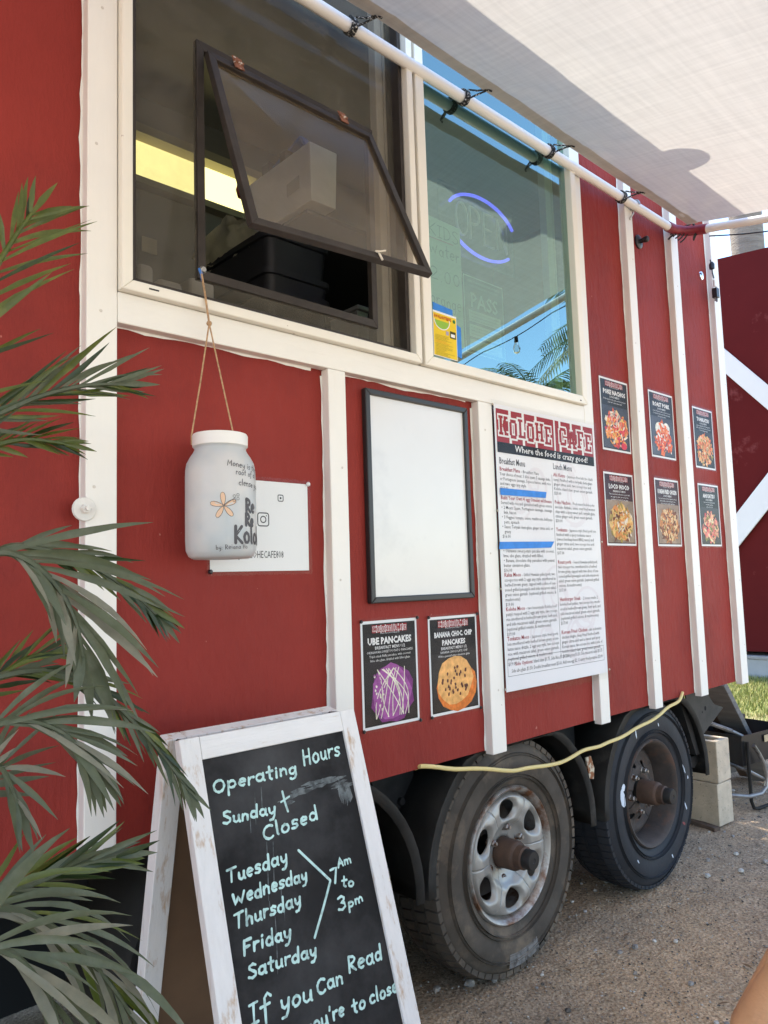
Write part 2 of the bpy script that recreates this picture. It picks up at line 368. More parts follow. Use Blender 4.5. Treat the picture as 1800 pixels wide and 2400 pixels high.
# slab-serif letters for the cafe's name
def slab(ch):
    r=[]  # rectangles/quads as 4-point polys in a 0..w x 0..1 box
    def b(x0,y0,x1,y1): r.append([(x0,y0),(x1,y0),(x1,y1),(x0,y1)])
    t=.2; s=.14
    if ch=='K': b(.08,0,.28,1); b(0,0,.36,s); b(0,1-s,.36,1); r.append([(.28,.42),(.46,.42),(.72,1),(.52,1)]); r.append([(.28,.56),(.52,0),(.74,0),(.44,.56)]); b(.46,0,.8,s); b(.44,1-s,.78,1); return r,.82
    if ch=='O': b(.04,.16,.24,.84); b(.5,.16,.7,.84); b(.12,0,.62,.18); b(.12,.82,.62,1); return r,.76
    if ch=='L': b(.08,0,.28,1); b(0,1-s,.4,1); b(0,0,.62,s); b(.48,0,.64,.36); return r,.68
    if ch=='H': b(.08,0,.28,1); b(.52,0,.72,1); b(0,0,.34,s); b(0,1-s,.34,1); b(.46,0,.8,s); b(.46,1-s,.8,1); b(.2,.43,.6,.57); return r,.84
    if ch=='E': b(.08,0,.28,1); b(0,0,.6,s); b(0,1-s,.6,1); b(.46,0,.62,.32); b(.46,.68,.62,1); b(.2,.44,.46,.58); return r,.66
    if ch=='C': b(.04,.16,.24,.84); b(.12,0,.6,.17); b(.12,.83,.6,1); b(.48,.1,.66,.36); b(.48,.64,.66,.92); return r,.72
    if ch=='A': r.append([(.04,0),(.22,0),(.46,1),(.28,1)]); r.append([(.52,0),(.72,0),(.48,1),(.28,1)]); b(.2,.26,.56,.4); b(-.02,0,.3,s); b(.46,0,.8,s); return r,.82
    if ch=='F': b(.08,0,.28,1); b(0,0,.36,s); b(0,1-s,.6,1); b(.46,.68,.62,1); b(.2,.44,.46,.58); return r,.66
    return r,.3
def cafe_logo(F,a,b,W,H,h,mr,mw,mk):
    """red plank strip with the cafe's slab-serif name, (a,b) lower left"""
    F.rect(a,b,a+W,b+H,h,mr)
    for i in range(1,8):
        if i==4: continue
        x=a+W*i/8; F.rect(x-W*.011,b,x+W*.011,b+H,h+.0002,mw)
    x=a+W*.565; F.rect(x-W*.008,b,x+W*.008,b+H,h+.0004,mw)
    def word(s,x0,x1,pas):
        tot=sum(slab(c)[1]+.06 for c in s)-.06; k=(x1-x0)/tot; x=x0
        for i,c in enumerate(s):
            q,wd=slab(c); hh=H*.58; y0=b+H*(.22 if i%2==0 else .16)
            for p in q:
                pp=[(x+u*k,y0+v*hh) for u,v in p]
                if pas==0:
                    cx=sum(u for u,_ in pp)/4; cy=sum(v for _,v in pp)/4; g=H*.055
                    F.poly([(u+(g if u>cx else -g),v+(g if v>cy else -g)) for u,v in pp],h+.0006+.00001*i,mw)
                else: F.poly(pp,h+.0010+.00001*i,mr)
            x+=(wd+.06)*k
    for pas in (0,1):
        word('KOLOHE',a+W*.02,a+W*.53,pas); word('CAFE',a+W*.61,a+W*.98,pas)
# ------------------------------------------------------------------ ground
def asphalt():
    m=mat('worn_asphalt',(.26,.22,.18),rough=.95,spec=.2); t=m.node_tree; pr=t.nodes['Principled BSDF']; tc=_n(t,'ShaderNodeTexCoord')
    n1=_n(t,'ShaderNodeTexNoise',Scale=120.0,Detail=5.0,Roughness=.72); n2=_n(t,'ShaderNodeTexNoise',Scale=1.3,Detail=4.0); vo=_n(t,'ShaderNodeTexVoronoi',Scale=75.0)
    for n in (n1,n2,vo): t.links.new(tc.outputs['Object'],n.inputs['Vector'])
    r=_n(t,'ShaderNodeValToRGB'); cr=r.color_ramp; cr.elements[0].position=.33; cr.elements[0].color=(.15,.11,.075,1); cr.elements[1].position=.72; cr.elements[1].color=(.80,.69,.54,1)
    e=cr.elements.new(.46); e.color=(.43,.335,.24,1); e=cr.elements.new(.58); e.color=(.55,.435,.315,1)
    t.links.new(n1.outputs['Fac'],r.inputs[0])
    mx=_n(t,'ShaderNodeMix',data_type='RGBA',blend_type='MULTIPLY'); mx.inputs[0].default_value=1.0; r2=_n(t,'ShaderNodeValToRGB'); r2.color_ramp.elements[0].position=.35; r2.color_ramp.elements[0].color=(.80,.77,.74,1); r2.color_ramp.elements[1].position=.65; r2.color_ramp.elements[1].color=(1.22,1.08,.92,1)
    t.links.new(n2.outputs['Fac'],r2.inputs[0]); t.links.new(r.outputs[0],mx.inputs[6]); t.links.new(r2.outputs[0],mx.inputs[7])
    n3=_n(t,'ShaderNodeTexNoise',Scale=14.0,Detail=6.0,Roughness=.7); t.links.new(tc.outputs['Object'],n3.inputs['Vector']); r3=_n(t,'ShaderNodeMapRange'); r3.inputs['From Min'].default_value=.3; r3.inputs['From Max'].default_value=.7; r3.inputs['To Min'].default_value=.72; r3.inputs['To Max'].default_value=1.25; t.links.new(n3.outputs['Fac'],r3.inputs['Value'])
    my=_n(t,'ShaderNodeMix',data_type='RGBA',blend_type='MULTIPLY'); my.inputs[0].default_value=1.0; t.links.new(mx.outputs[2],my.inputs[6]); t.links.new(r3.outputs[0],my.inputs[7]); t.links.new(my.outputs[2],pr.inputs['Base Color'])
    ad=_n(t,'ShaderNodeMath',operation='ADD'); t.links.new(n1.outputs['Fac'],ad.inputs[0]); t.links.new(vo.outputs['Distance'],ad.inputs[1])
    bp=_n(t,'ShaderNodeBump',Strength=.8,Distance=.008); t.links.new(ad.outputs[0],bp.inputs['Height']); t.links.new(bp.outputs[0],pr.inputs['Normal']); return m
ASPH=asphalt()
GRASSG=mat('grass_soil',(.17,.19,.07),rough=.95,var=.3,vscale=5,second=(.24,.19,.12),s2scale=2.2,s2lo=.5,s2hi=.68)
DIRT=mat('dry_dirt',(.25,.19,.145),rough=.95,var=.25,vscale=9,bump=.6,bscale=60)
g=MB()
nx,ny=150,110; x0,x1,y0,y1=.9,6.2,-1.3,1.7
for j in range(ny+1):
    for i in range(nx+1):
        x=x0+(x1-x0)*i/nx; y=y0+(y1-y0)*j/ny
        e=min(1,min(i,nx-i,j,ny-j)/6)
        z=(noise.noise(Vector((x*9,y*9,3)))*.006+noise.noise(Vector((x*31,y*31,1)))*.004+noise.noise(Vector((x*2,y*2,8)))*.008)*e
        g.v.append((x,y,z))
for j in range(ny):
    for i in range(nx):
        a=j*(nx+1)+i; g.f.append((a,a+1,a+nx+2,a+nx+1)); g.m.append(0)
def gq(a,b,c,d): g.add([(a,c,0),(b,c,0),(b,d,0),(a,d,0)],[(0,1,2,3)])
gq(-60,x0,-60,60); gq(x1,60,-60,60); gq(x0,x1,-60,y0); gq(x0,x1,y1,60)
ground=struct(g.build('asphalt_ground',ASPH,smooth=True,angle=180))
yd=MB(); yd.add([(-60,-60,.006),(60,-60,.006),(60,-4.2,.006),(-60,-4.2,.006)],[(0,1,2,3)]); struct(yd.build('bounce_ground',mat('pale_bounce_ground',(.40,.36,.30),rough=.95,var=.2,vscale=3,bump=.5,bscale=40)))  # unseen pale ground, added to bounce warm sunlight onto the serving wall
# loose gravel on the asphalt
gv=MB(); rg=random.Random(3)
for k in range(16000):
    x=rg.uniform(1.0,6.0); y=rg.uniform(-1.25,1.2)
    r=rg.choice([.002,.003,.003,.004,.005]) if rg.random()<.985 else rg.uniform(.007,.013)
    vs=[]; 
    for (a,b,c) in ((1,0,0),(-1,0,0),(0,1,0),(0,-1,0),(0,0,1),(0,0,-1)):
        q=r*rg.uniform(.6,1.3); vs.append((x+a*q,y+b*q,.003+c*q*.6))
    gv.add(vs,[(0,2,4),(2,1,4),(1,3,4),(3,0,4),(2,0,5),(1,2,5),(3,1,5),(0,3,5)],rg.choice([0,0,0,2,2,1]))
stuff(gv.build('gravel',[mat('grey_gravel',(.28,.24,.20),rough=.9,var=.4,vscale=30),mat('pale_gravel',(.50,.46,.40),rough=.85),mat('dark_gravel',(.10,.085,.07),rough=.9)]))
rb_=random.Random(61); bs=MB()
for k in range(150):
    x=rb_.uniform(1.3,5.6); y=rb_.uniform(-1.2,.9); r=rb_.uniform(.006,.015) if k<135 else rb_.uniform(.015,.022)
    n=7; vs=[(x,y,r*.9)]; fs=[]
    for (hh,rr) in ((.6,.75),(.1,1.0),(-.2,.7)):
        for i in range(n): a=6.283*i/n; q=r*rr*rb_.uniform(.75,1.2); vs.append((x+q*math.cos(a),y+q*math.sin(a)*.8,r*hh+.002))
    for i in range(n):
        j=(i+1)%n; fs+=[(0,1+i,1+j),(1+i,8+i,8+j,1+j),(8+i,15+i,15+j,8+j)]
    bs.add(vs,fs,rb_.choice([0,0,1]))
for k in range(60):
    x=rb_.uniform(1.4,5.6); y=rb_.uniform(-1.1,.9); a=rb_.uniform(0,6.28); l=rb_.uniform(.012,.03); ca,sa=math.cos(a)*l,math.sin(a)*l
    bs.add([(x-ca,y-sa,.008),(x+sa*.3,y-ca*.3,.012),(x+ca,y+sa,.010),(x-sa*.3,y+ca*.3,.011)],[(0,1,2,3)],2)
stuff(bs.build('loose_stones',[mat('stone_grey',(.30,.27,.24),rough=.9,var=.3,vscale=40),mat('stone_pale',(.52,.48,.42),rough=.9,var=.2,vscale=40),mat('dry_leaf_bits',(.20,.12,.06),rough=.8)]))
# lawn sheet and a bare strip where it meets the asphalt
lm=MB(); ed=[]
for i in range(41):
    y=-4+i*.4; ed.append((6.25+.25*math.sin(i*1.3)+.15*math.sin(i*3.1),y))
for i in range(40): lm.add([(ed[i][0],ed[i][1],.012),(60,ed[i][1],.012),(60,ed[i+1][1],.012),(ed[i+1][0],ed[i+1][1],.012)],[(0,1,2,3)])
struct(lm.build('lawn_ground',GRASSG))
dm=MB()
for i in range(40): dm.add([(ed[i][0]-.75,ed[i][1],.006),(ed[i][0]+.2,ed[i][1],.006),(ed[i+1][0]+.2,ed[i+1][1],.006),(ed[i+1][0]-.75,ed[i+1][1],.006)],[(0,1,2,3)])
struct(dm.build('dirt_strip',DIRT))
gr=MB(); rg=random.Random(5)
for k in range(26000):
    x=6.1+rg.random()**.8*3.0; y=rg.uniform(.2,3.2)
    if noise.noise(Vector((x*1.3,y*1.3,0)))<-.28 or (x<6.6 and rg.random()<.6): continue
    h=rg.uniform(.02,.065); a=rg.uniform(0,6.28); l=rg.uniform(0,.035); wd=rg.uniform(.003,.006)
    ca,sa=math.cos(a),math.sin(a)
    gr.add([(x-wd*sa,y+wd*ca,.012),(x+wd*sa,y-wd*ca,.012),(x+l*ca,y+l*sa,.012+h)],[(0,1,2)],rg.choice([0,1,1,2,2]))
stuff(gr.build('grass',[mat('grass_blade',(.10,.14,.03),rough=.7),mat('grass_blade_dry',(.42,.38,.14),rough=.8),mat('grass_blade_light',(.24,.28,.06),rough=.7)]))

# ------------------------------------------------------------------ food truck
Z0=.722; ZT=3.36; XL=-1.3; XR=3.70
T=thing('food_truck','dark red barn-style food trailer with white battens and big serving windows','food truck',(1.2,1.0,0))
wl=MB()
wl.box(XL,.66,0,.03,Z0,ZT); wl.box(.66,2.40,0,.03,Z0,1.85); wl.box(.66,2.40,0,.03,3.12,ZT); wl.box(2.40,XR,0,.03,Z0,ZT)
wl.box(1.525,1.575,.001,.03,1.85,3.12)
wl.build('wall',RED,T)
sh=MB(); sh.box(XR-.03,XR-.001,.03,2.3,Z0,ZT); sh.box(XL,XR,2.27,2.3,Z0,ZT); sh.box(XL,XL+.03,.03,2.3,Z0,ZT)
sh.build('outer_wall',RED,T)
rf=MB(); rf.box(XL-.03,XR+.03,-.035,2.34,ZT,ZT+.04); rf.build('roof',mat('white_roof_sheet',(.6,.6,.58),rough=.5),T,bevel=.004)
fl=MB(); fl.box(XL+.03,XR-.03,.031,2.26,Z0+.003,Z0+.06); fl.build('floor',BLACKM,T)
cl=MB(); cl.box(XL+.03,XR-.03,.031,2.26,ZT-.06,ZT-.002); cl.build('ceiling',CEIL,T)
pt=MB(); pt.box(XL+.03,XR-.03,1.34,1.37,Z0+.06,ZT-.06); pt.build('partition',DARK,T)
iw=MB(); iw.box(XL+.03,.655,.031,.045,Z0+.06,ZT-.06); iw.box(.655,2.40,.031,.045,Z0+.06,1.84); iw.box(2.41,XR-.03,.031,.045,Z0+.06,ZT-.06); iw.build('inner_lining',DARK,T)
# roof vent whose shadow falls on the canopy
rv=MB(); rv.lathe([(0,0),(.05,0),(.05,.05),(.105,.055),(.10,.085),(.05,.11),(0,.115)],24,c=(2.66,.0,ZT+.04)); rv.build('roof_vent',mat('galvanised_vent',(.4,.4,.4),rough=.4,metal=.7),T,smooth=True)
# battens and boards
def board(name,x0,x1,z0,z1,y=-.03,m=WHITE):
    b=MB(); b.box(x0,x1,y,-.0005,z0,z1); return b.build(name,m,T,bevel=.0025)
board('corner_board',.576,.640,Z0-.005,ZT-.01)
board('window_board',.6405,2.4015,1.790,1.856,m=WHITEH)
for x0_,x1_,z0_,z1_ in ((1.197,1.255,Z0-.004,1.7895),(1.795,1.862,Z0-.01,1.7895),(2.402,2.463,Z0-.012,ZT-.01),(2.797,2.857,Z0-.012,ZT-.01),(3.20,3.268,Z0-.014,ZT-.01),(3.628,3.700,Z0-.012,ZT-.01)):
    board('batten',x0_,x1_,z0_,z1_)
# ragged caulk line beside the battens
ck=MB(); rc=random.Random(9)
for xb,za,zb in ((.576,Z0,ZT),(1.197,Z0,1.785),(1.795,Z0,1.785),(2.402,Z0,ZT),(2.797,Z0,ZT),(3.2,Z0,ZT),(3.628,Z0,ZT)):
    z=za
    prev=rc.uniform(.002,.006)
    while z<zb-.02:
        z2=min(zb-.01,z+rc.uniform(.012,.04)); nw=min(.007,max(.0008,prev+rc.uniform(-.0025,.0025)))
        ck.add([(xb-prev,-.0012,z),(xb+.001,-.0025,z),(xb+.001,-.0025,z2),(xb-nw,-.0012,z2)],[(0,1,2,3)]); z=z2; prev=nw
xx=.642; prev=.004
while xx<2.39:
    x2=xx+rc.uniform(.012,.04); nw=min(.010,max(.001,prev+rc.uniform(-.003,.003)))
    if not (1.19<x2<1.262 or 1.79<x2<1.87): ck.add([(xx,-.0012,1.790-prev),(x2,-.0012,1.790-nw),(x2,-.0025,1.791),(xx,-.0025,1.791)],[(0,1,2,3)])
    xx=x2; prev=nw
stuff(ck.build('caulk_line',WHITE,T))
nl=random.Random(23)
for xb,za,zb in ((.608,.9,3.2),(1.226,.8,1.75),(1.828,.8,1.75),(2.432,.8,1.8),(2.827,.8,2.6),(3.234,.8,2.6),(3.664,.8,2.5)):
    z=za+nl.uniform(0,.15)
    while z<zb:
        n_=MB(); xx_=xb+nl.uniform(-.018,.018); n_.lathe([(0,-.0012),(.0028,-.001),(.0034,0)],8,axis='y',c=(xx_,-.0302,z)); n_.build('nail_head',mat('painted_nail',(.62,.57,.51),rough=.6),T); z+=nl.uniform(.28,.42)
# window frames -------------------------------------------------
def frame(mb,x0,x1,z0,z1,wd,ya,yb,bottom=True,top=True,mi=0,wl_=None,wr_=None):
    wl_=wl_ or wd; wr_=wr_ or wd
    for q in ([(x0,z0),(x0+wl_,z0+wd),(x0+wl_,z1-wd),(x0,z1)],[(x1,z1),(x1-wr_,z1-wd),(x1-wr_,z0+wd),(x1,z0)],
              [(x1,z0),(x1-wr_,z0+wd),(x0+wl_,z0+wd),(x0,z0)],[(x0,z1),(x0+wl_,z1-wd),(x1-wr_,z1-wd),(x1,z1)]):
        mb.prism([(a,ya,b) for a,b in q],(0,yb-ya,0),mi)
    mb.fixn=True
W1=MB(); frame(W1,.6415,1.531,1.857,3.125,.024,-.05,.05); win=W1.build('window',VINYL,T,bevel=.003); win['label']='left serving window with dark screened pane and tilted sash'
b=MB(); frame(b,.668,1.503,1.882,3.10,.013,-.030,.03); b.build('screen_frame',BRONZE,win,bevel=.0015)
# screen pane built round the awning opening
AX0,AX1,AZ0,AZ1=.843,1.400,1.946,2.528
SCREEN=glass('screen_glass',(.60,.58,.54),ior=1.45,haze=.24,hazecol=(.27,.24,.185),boost=.3,rough=.05)
b=MB()
for q in ((.6815,AX0,1.896,3.086),(AX1,1.4895,1.896,3.086),(AX0,AX1,1.896,AZ0),(AX0,AX1,AZ1,3.086)):
    b.add([(q[0],0,q[2]),(q[1],0,q[2]),(q[1],0,q[3]),(q[0],0,q[3])],[(0,1,2,3)])
b.build('pane',SCREEN,win)
b=MB(); frame(b,AX0-.002,AX1+.002,AZ0-.002,AZ1+.002,.022,-.006,.012,wl_=.020,wr_=.020); b.build('awning_frame',BRONZE,win,bevel=.0015)
b=MB(); b.lathe([(0,-.006),(.006,-.006),(.009,-.002),(.009,0)],14,axis='y',c=(.852,-.0065,1.966)); b.build('washer',mat('steel_washer',(.5,.49,.47),rough=.35,metal=.8),win,smooth=True)
# inner sliding stile seen behind the glass
b=MB(); b.box(1.446,1.474,.02,.05,1.90,3.08); b.box(1.482,1.508,.025,.055,1.90,3.08); b.box(1.509,1.524,.028,.05,1.895,1.925); b.build('inner_stile',VINYL,win,bevel=.003)
b=MB(); b.box(.700,.722,-.0515,-.049,1.8685,1.8715); b.build('weep_slot',BLACKP,win)
# tilted sash, hinged at the top, propped out at the bottom
hz=2.488; hy=-.026
def sP(u,v,n=0):  # u along x, v down the sash, n outwards
    a=R_(19.8)+R_(4.0)*(u-.853)/.521
    return (u, hy-math.sin(a)*v-math.cos(a)*n, hz-math.cos(a)*v+math.sin(a)*n)
SL=.520; SX0,SX1=.853,1.374
b=MB(); b.fixn=True
fw=.020
for q in ([(SX0,0),(SX0+fw,fw),(SX0+fw,SL-fw),(SX0,SL)],[(SX1,SL),(SX1-fw,SL-fw),(SX1-fw,fw),(SX1,0)],[(SX0,SL),(SX0+fw,SL-fw),(SX1-fw,SL-fw),(SX1,SL)],[(SX0,0),(SX1,0),(SX1-fw,fw),(SX0+fw,fw)]):
    p0=[Vector(sP(u,v,-.008)) for u,v in q]; p1=[Vector(sP(u,v,.010)) for u,v in q]
    b.add([tuple(p) for p in p0+p1],[(3,2,1,0),(4,5,6,7)]+[(i,(i+1)%4,4+(i+1)%4,4+i) for i in range(4)])
sash=b.build('window_sash',BRONZE,T,bevel=.0015); sash['label']='dark framed sash swung open at the bottom'
b=MB(); b.add([sP(SX0+fw-.003,fw-.003,0),sP(SX1-fw+.003,fw-.003,0),sP(SX1-fw+.003,SL-fw+.003,0),sP(SX0+fw-.003,SL-fw+.003,0)],[(0,1,2,3)])
SASHG=glass('dusty_sash_glass',(.80,.76,.69),ior=1.4,haze=.18,hazecol=(.34,.25,.145),rough=.25,boost=.08); b.build('sash_pane',SASHG,sash)
for hx in (.935,1.265):
    b=MB(); b.fixn=True; q=[sP(hx-.013,-.022,.012),sP(hx+.013,-.022,.012),sP(hx+.013,.018,.0125),sP(hx-.013,.018,.0125)]
    b.prism(q,(0,-.003,0)); b.tube([sP(hx-.013,-.002,.016),sP(hx+.013,-.002,.016)],.0035,8); b.build('hinge',mat('rusty_hinge',(.22,.085,.045),rough=.8,var=.4,vscale=60,specks=(.55,.5,.45),sscale=90,sth=.6),sash)
b=MB(); b.tube([sP(1.205,SL+.004,.012),sP(1.20,SL-.01,.014),sP(1.205,SL-.024,.008),sP(1.202,SL-.03,-.01)],.0028,6); b.tube([sP(1.19,SL-.018,.014),sP(1.205,SL-.02,.016),sP(1.223,SL-.028,.016)],.0022,6); b.build('string_tie',mat('pale_string',(.7,.64,.54),rough=.9),sash)
# right window
W2=MB(); frame(W2,1.545,2.4005,1.857,3.125,.030,-.048,.05,wl_=.036,wr_=.032); win2=W2.build('window',VINYL,T,bevel=.003); win2['label']='right window with green reflecting glass'
GREEN=glass('green_reflecting_glass',(.45,.62,.48),ior=1.5,haze=0,wav=.10,base_r=.34,gcol=(.66,.95,.90))
b=MB(); b.add([(1.5805,-.022,1.8865),(2.369,-.022,1.8865),(2.369,-.022,3.0955),(1.5805,-.022,3.0955)],[(0,1,2,3)]); b.build('pane',GREEN,win2)
b=MB(); b.box(2.268,2.305,.0,.03,1.89,3.09); b.box(2.318,2.327,.005,.03,1.89,3.09); b.box(2.345,2.366,-.01,.03,1.89,3.09,1); b.build('inner_stile',[VINYL,BRONZE],win2,bevel=.003)
b=MB(); b.box(2.349,2.356,-.0495,-.047,1.8655,1.8690); b.build('weep_slot',BLACKP,win2)
b=MB(); b.box(2.405,2.44,-.0315,-.0300,1.9,2.8); 
# bolt with washer on the corner board
b=MB(); rb=random.Random(2)
pr=[(0,-.004),(.0225,-.004),(.024,-.001),(.024,0)]
b.lathe(pr,22,axis='y',c=(.573,-.031,1.398)); b.lathe([(.0095,0),(.0095,-.010),(.008,-.011),(.005,-.011),(.005,-.019),(0,-.0195)],6,axis='y',c=(.573,-.035,1.398)); b.build('bolt',mat('painted_bolt',(.72,.69,.64),rough=.5,var=.08,vscale=30),T)
# black round fixture on the upper wall
b=MB(); b.lathe([(.030,0),(.030,-.006),(.024,-.010),(.010,-.012),(.010,-.028),(.013,-.030),(.013,-.044),(.009,-.048),(0,-.048)],20,axis='y',c=(2.95,-.001,2.655)); b.build('wall_fitting',BLACKP,T,smooth=True)
# ------------------------------------------------------------------ chassis
ch=MB(); ch.box(XL,XR-.25,.42,.50,.50,.715); ch.box(XL,XR-.25,1.75,1.83,.50,.715); ch.build('chassis_rail',BLACKM,T)
ch=MB(); ch.box(XL,3.45,.95,1.0,.02,.715); ch.build('belly_pan',mat('black_belly_pan',(.012,.012,.012),rough=.95),T)  # black sheet added to block far-side light and keep the underside dark
WC=((1.085,.368,.366),(1.955,.368,.366),(2.868,.366,.370))
for (xc,zc,rr) in WC:
    ax=MB(); ax.tube([(xc,.12,zc),(xc,.95,zc)],.038,12); ax.build('axle',BLACKM,T,smooth=True)
    fe=MB(); seg=26; vs=[]
    for i in range(seg+1):
        a=R_(-4+(188)*i/seg); r=.425
        x=xc+.01+r*math.cos(a); z=zc+.02+r*math.sin(a)*.92
        for yy,dr in ((.012,-.028),(.010,0),(.30,0)):
            vs.append((xc+.01+(r+dr)*math.cos(a),yy,min(zc+.02+(r+dr)*math.sin(a)*.92,.715)))
    fs=[]
    for i in range(seg):
        for k in range(2): fs.append((i*3+k,(i+1)*3+k,(i+1)*3+k+1,i*3+k+1))
    fe.add(vs,fs); o=fe.build('fender',mat('scuffed_black_fender',(.028,.027,.025),rough=.6,spec=.2,var=.3,vscale=9,second=(.09,.08,.07),s2scale=6,s2lo=.55,s2hi=.8),T,smooth=True,angle=30)
    md=o.modifiers.new('thick','SOLIDIFY'); md.thickness=.004
    # spring hanger and leaf spring between the wheels
    sp=MB(); 
    for k in range(4): sp.box(xc+.10-.03*k,xc+.48+.02*k,.40-.03,.40+.03,.475-.014*k,.487-.014*k)
    sp.build('leaf_spring',BLACKM,T)
    hg=MB(); hg.prism([(xc+.38,.16,.71),(xc+.56,.16,.71),(xc+.56,.16,.60),(xc+.52,.16,.47),(xc+.47,.16,.45),(xc+.43,.16,.50)],(0,.012,0)); hg.prism([(xc+.38,.16,.58),(xc+.50,.16,.56),(xc+.50,.28,.56),(xc+.38,.28,.58)],(0,0,.006)); hg.fixn=True
    hg.lathe([(0,-.012),(.012,-.012),(.012,0)],6,axis='y',c=(xc+.50,.16,.59)); hg.build('spring_hanger',BLACKM,T)
# rear fender bracket with drilled holes, behind the last wheel
def pl(pts,y): return [tuple(at(a,b,y)) for a,b in pts]
b=MB(); b.fixn=True
b.prism(pl([(1606,1622),(1653,1618),(1673,1650),(1695,1658),(1642,1730),(1617,1689)],.12),(0,.006,0))
o=b.build('frame_bracket',mat('dull_black_bracket',(.030,.026,.022),rough=.7,var=.4,vscale=14),T)
for px,py,r in ((1653,1660,.011),(1646,1669,.005),(1633,1688,.005)):
    b=MB(); c=at(px,py,.1195); b.lathe([(r,0),(0,0)],14,axis='y',c=tuple(c)); b.build('bracket_hole',mat('hole_black',(.004,.004,.004),rough=1),o)
b=MB(); b.fixn=True; b.prism(pl([(1594,1645),(1602,1650),(1622,1700),(1640,1767),(1632,1770),(1612,1705)],.03),(0,.05,0)); b.prism(pl([(1620,1775),(1640,1766),(1656,1768),(1654,1786),(1640,1778),(1628,1800),(1620,1798)],.05),(0,.02,0)); b.build('fender_end',BLACKM,T)
# rusty painted tab under the wall between the wheels
b=MB(); b.fixn=True; b.prism(pl([(1374,1776),(1385,1772),(1393,1800),(1392,1826),(1382,1825)],.03),(0,.006,0)); b.build('support_tab',mat('flaking_cream_paint',(.55,.5,.38),rough=.8,second=(.25,.09,.03),s2scale=40,s2lo=.45,s2hi=.55,bump=.5,bscale=90),T)

# ------------------------------------------------------------------ wheels
TYRE=mat('dusty_brown_tyre',(.080,.067,.054),rough=.8,spec=.25,var=.25,vscale=9,second=(.20,.152,.108),s2scale=6,s2lo=.50,s2hi=.70,bump=.25,bscale=50)
TYRE2=mat('blue_black_tyre',(.026,.028,.033),rough=.65,spec=.3,var=.2,vscale=7,second=(.07,.065,.06),s2scale=5,s2lo=.6,s2hi=.8,bump=.22,bscale=60)
CHROME=mat('weathered_silver_rim',(.36,.35,.325),rough=.42,metal=.4,var=.12,vscale=7,second=(.30,.23,.16),s2scale=9,s2lo=.60,s2hi=.76,rvar=.12)
RUST=mat('rusty_steel',(.13,.062,.034),rough=.85,var=.35,vscale=20,second=(.25,.18,.12),s2scale=26,s2lo=.56,s2hi=.72,bump=.4,bscale=80)
RUSTD=mat('dark_rusty_rim',(.065,.050,.042),rough=.78,var=.3,vscale=10,second=(.15,.065,.035),s2scale=9,s2lo=.55,s2hi=.72,bump=.35,bscale=60)
HUB=mat('rust_brown_hub',(.075,.042,.027),rough=.75,var=.35,vscale=18,bump=.3,bscale=70)
CAPM=mat('black_hub_cap',(.022,.020,.019),rough=.5,spec=.3)
def tyre_mesh(rr,rb,yo,wid,style):
    """profile (radius, y): outer face y=yo, width wid towards +y"""
    t=MB(); m=wid/2
    pr=[(rb-.004,yo+.030),(rb+.006,yo+.016),(rb+.020,yo+.010),(rb+.05,yo+.001),(rb+.085,yo-.002),(rb+.10,yo+.001),(rr-.045,yo+.004),(rr-.028,yo+.012),(rr-.014,yo+.022),(rr-.004,yo+.040),(rr,yo+.065),(rr+.001,yo+m),(rr,yo+wid-.065),(rr-.004,yo+wid-.04),(rr-.028,yo+wid-.012),(rb+.085,yo+wid+.002),(rb,yo+wid-.02)]
    t.lathe(pr,84,axis='y')
    return t
def tread(rr,yo,wid,n=56,depth=.007,style=0):
    t=MB()
    rows=[(yo+.014,yo+.052,-.012,0.0),(yo+.060,yo+.100,-.001,.0),(yo+.108,yo+wid-.108,0,0),(yo+wid-.100,yo+wid-.060,-.001,0),(yo+wid-.052,yo+wid-.014,-.012,0)]
    for ri,(ya,yb,dr,_) in enumerate(rows):
        for k in range(n):
            a0=2*math.pi*(k+.10+.12*ri)/n; a1=2*math.pi*(k+.92+.12*ri)/n; sk=.02*(1 if ri%2 else -1)
            vs=[]
            for (a,y,dd) in ((a0,ya,0),(a1,ya,0),(a1+sk,yb,0),(a0+sk,yb,0)):
                out=rr+depth+(dr if (ri in (0,) and y==ya) or (ri==4 and y==yb) else 0)
                vs.append((( rr-.02)*math.cos(a),y,(rr-.02)*math.sin(a))); vs.append((out*math.cos(a),y,out*math.sin(a)))
            t.add(vs,[(1,3,5,7),(0,1,7,6),(0,2,3,1),(2,4,5,3),(4,6,7,5)])
    t.fixn=True
    return t
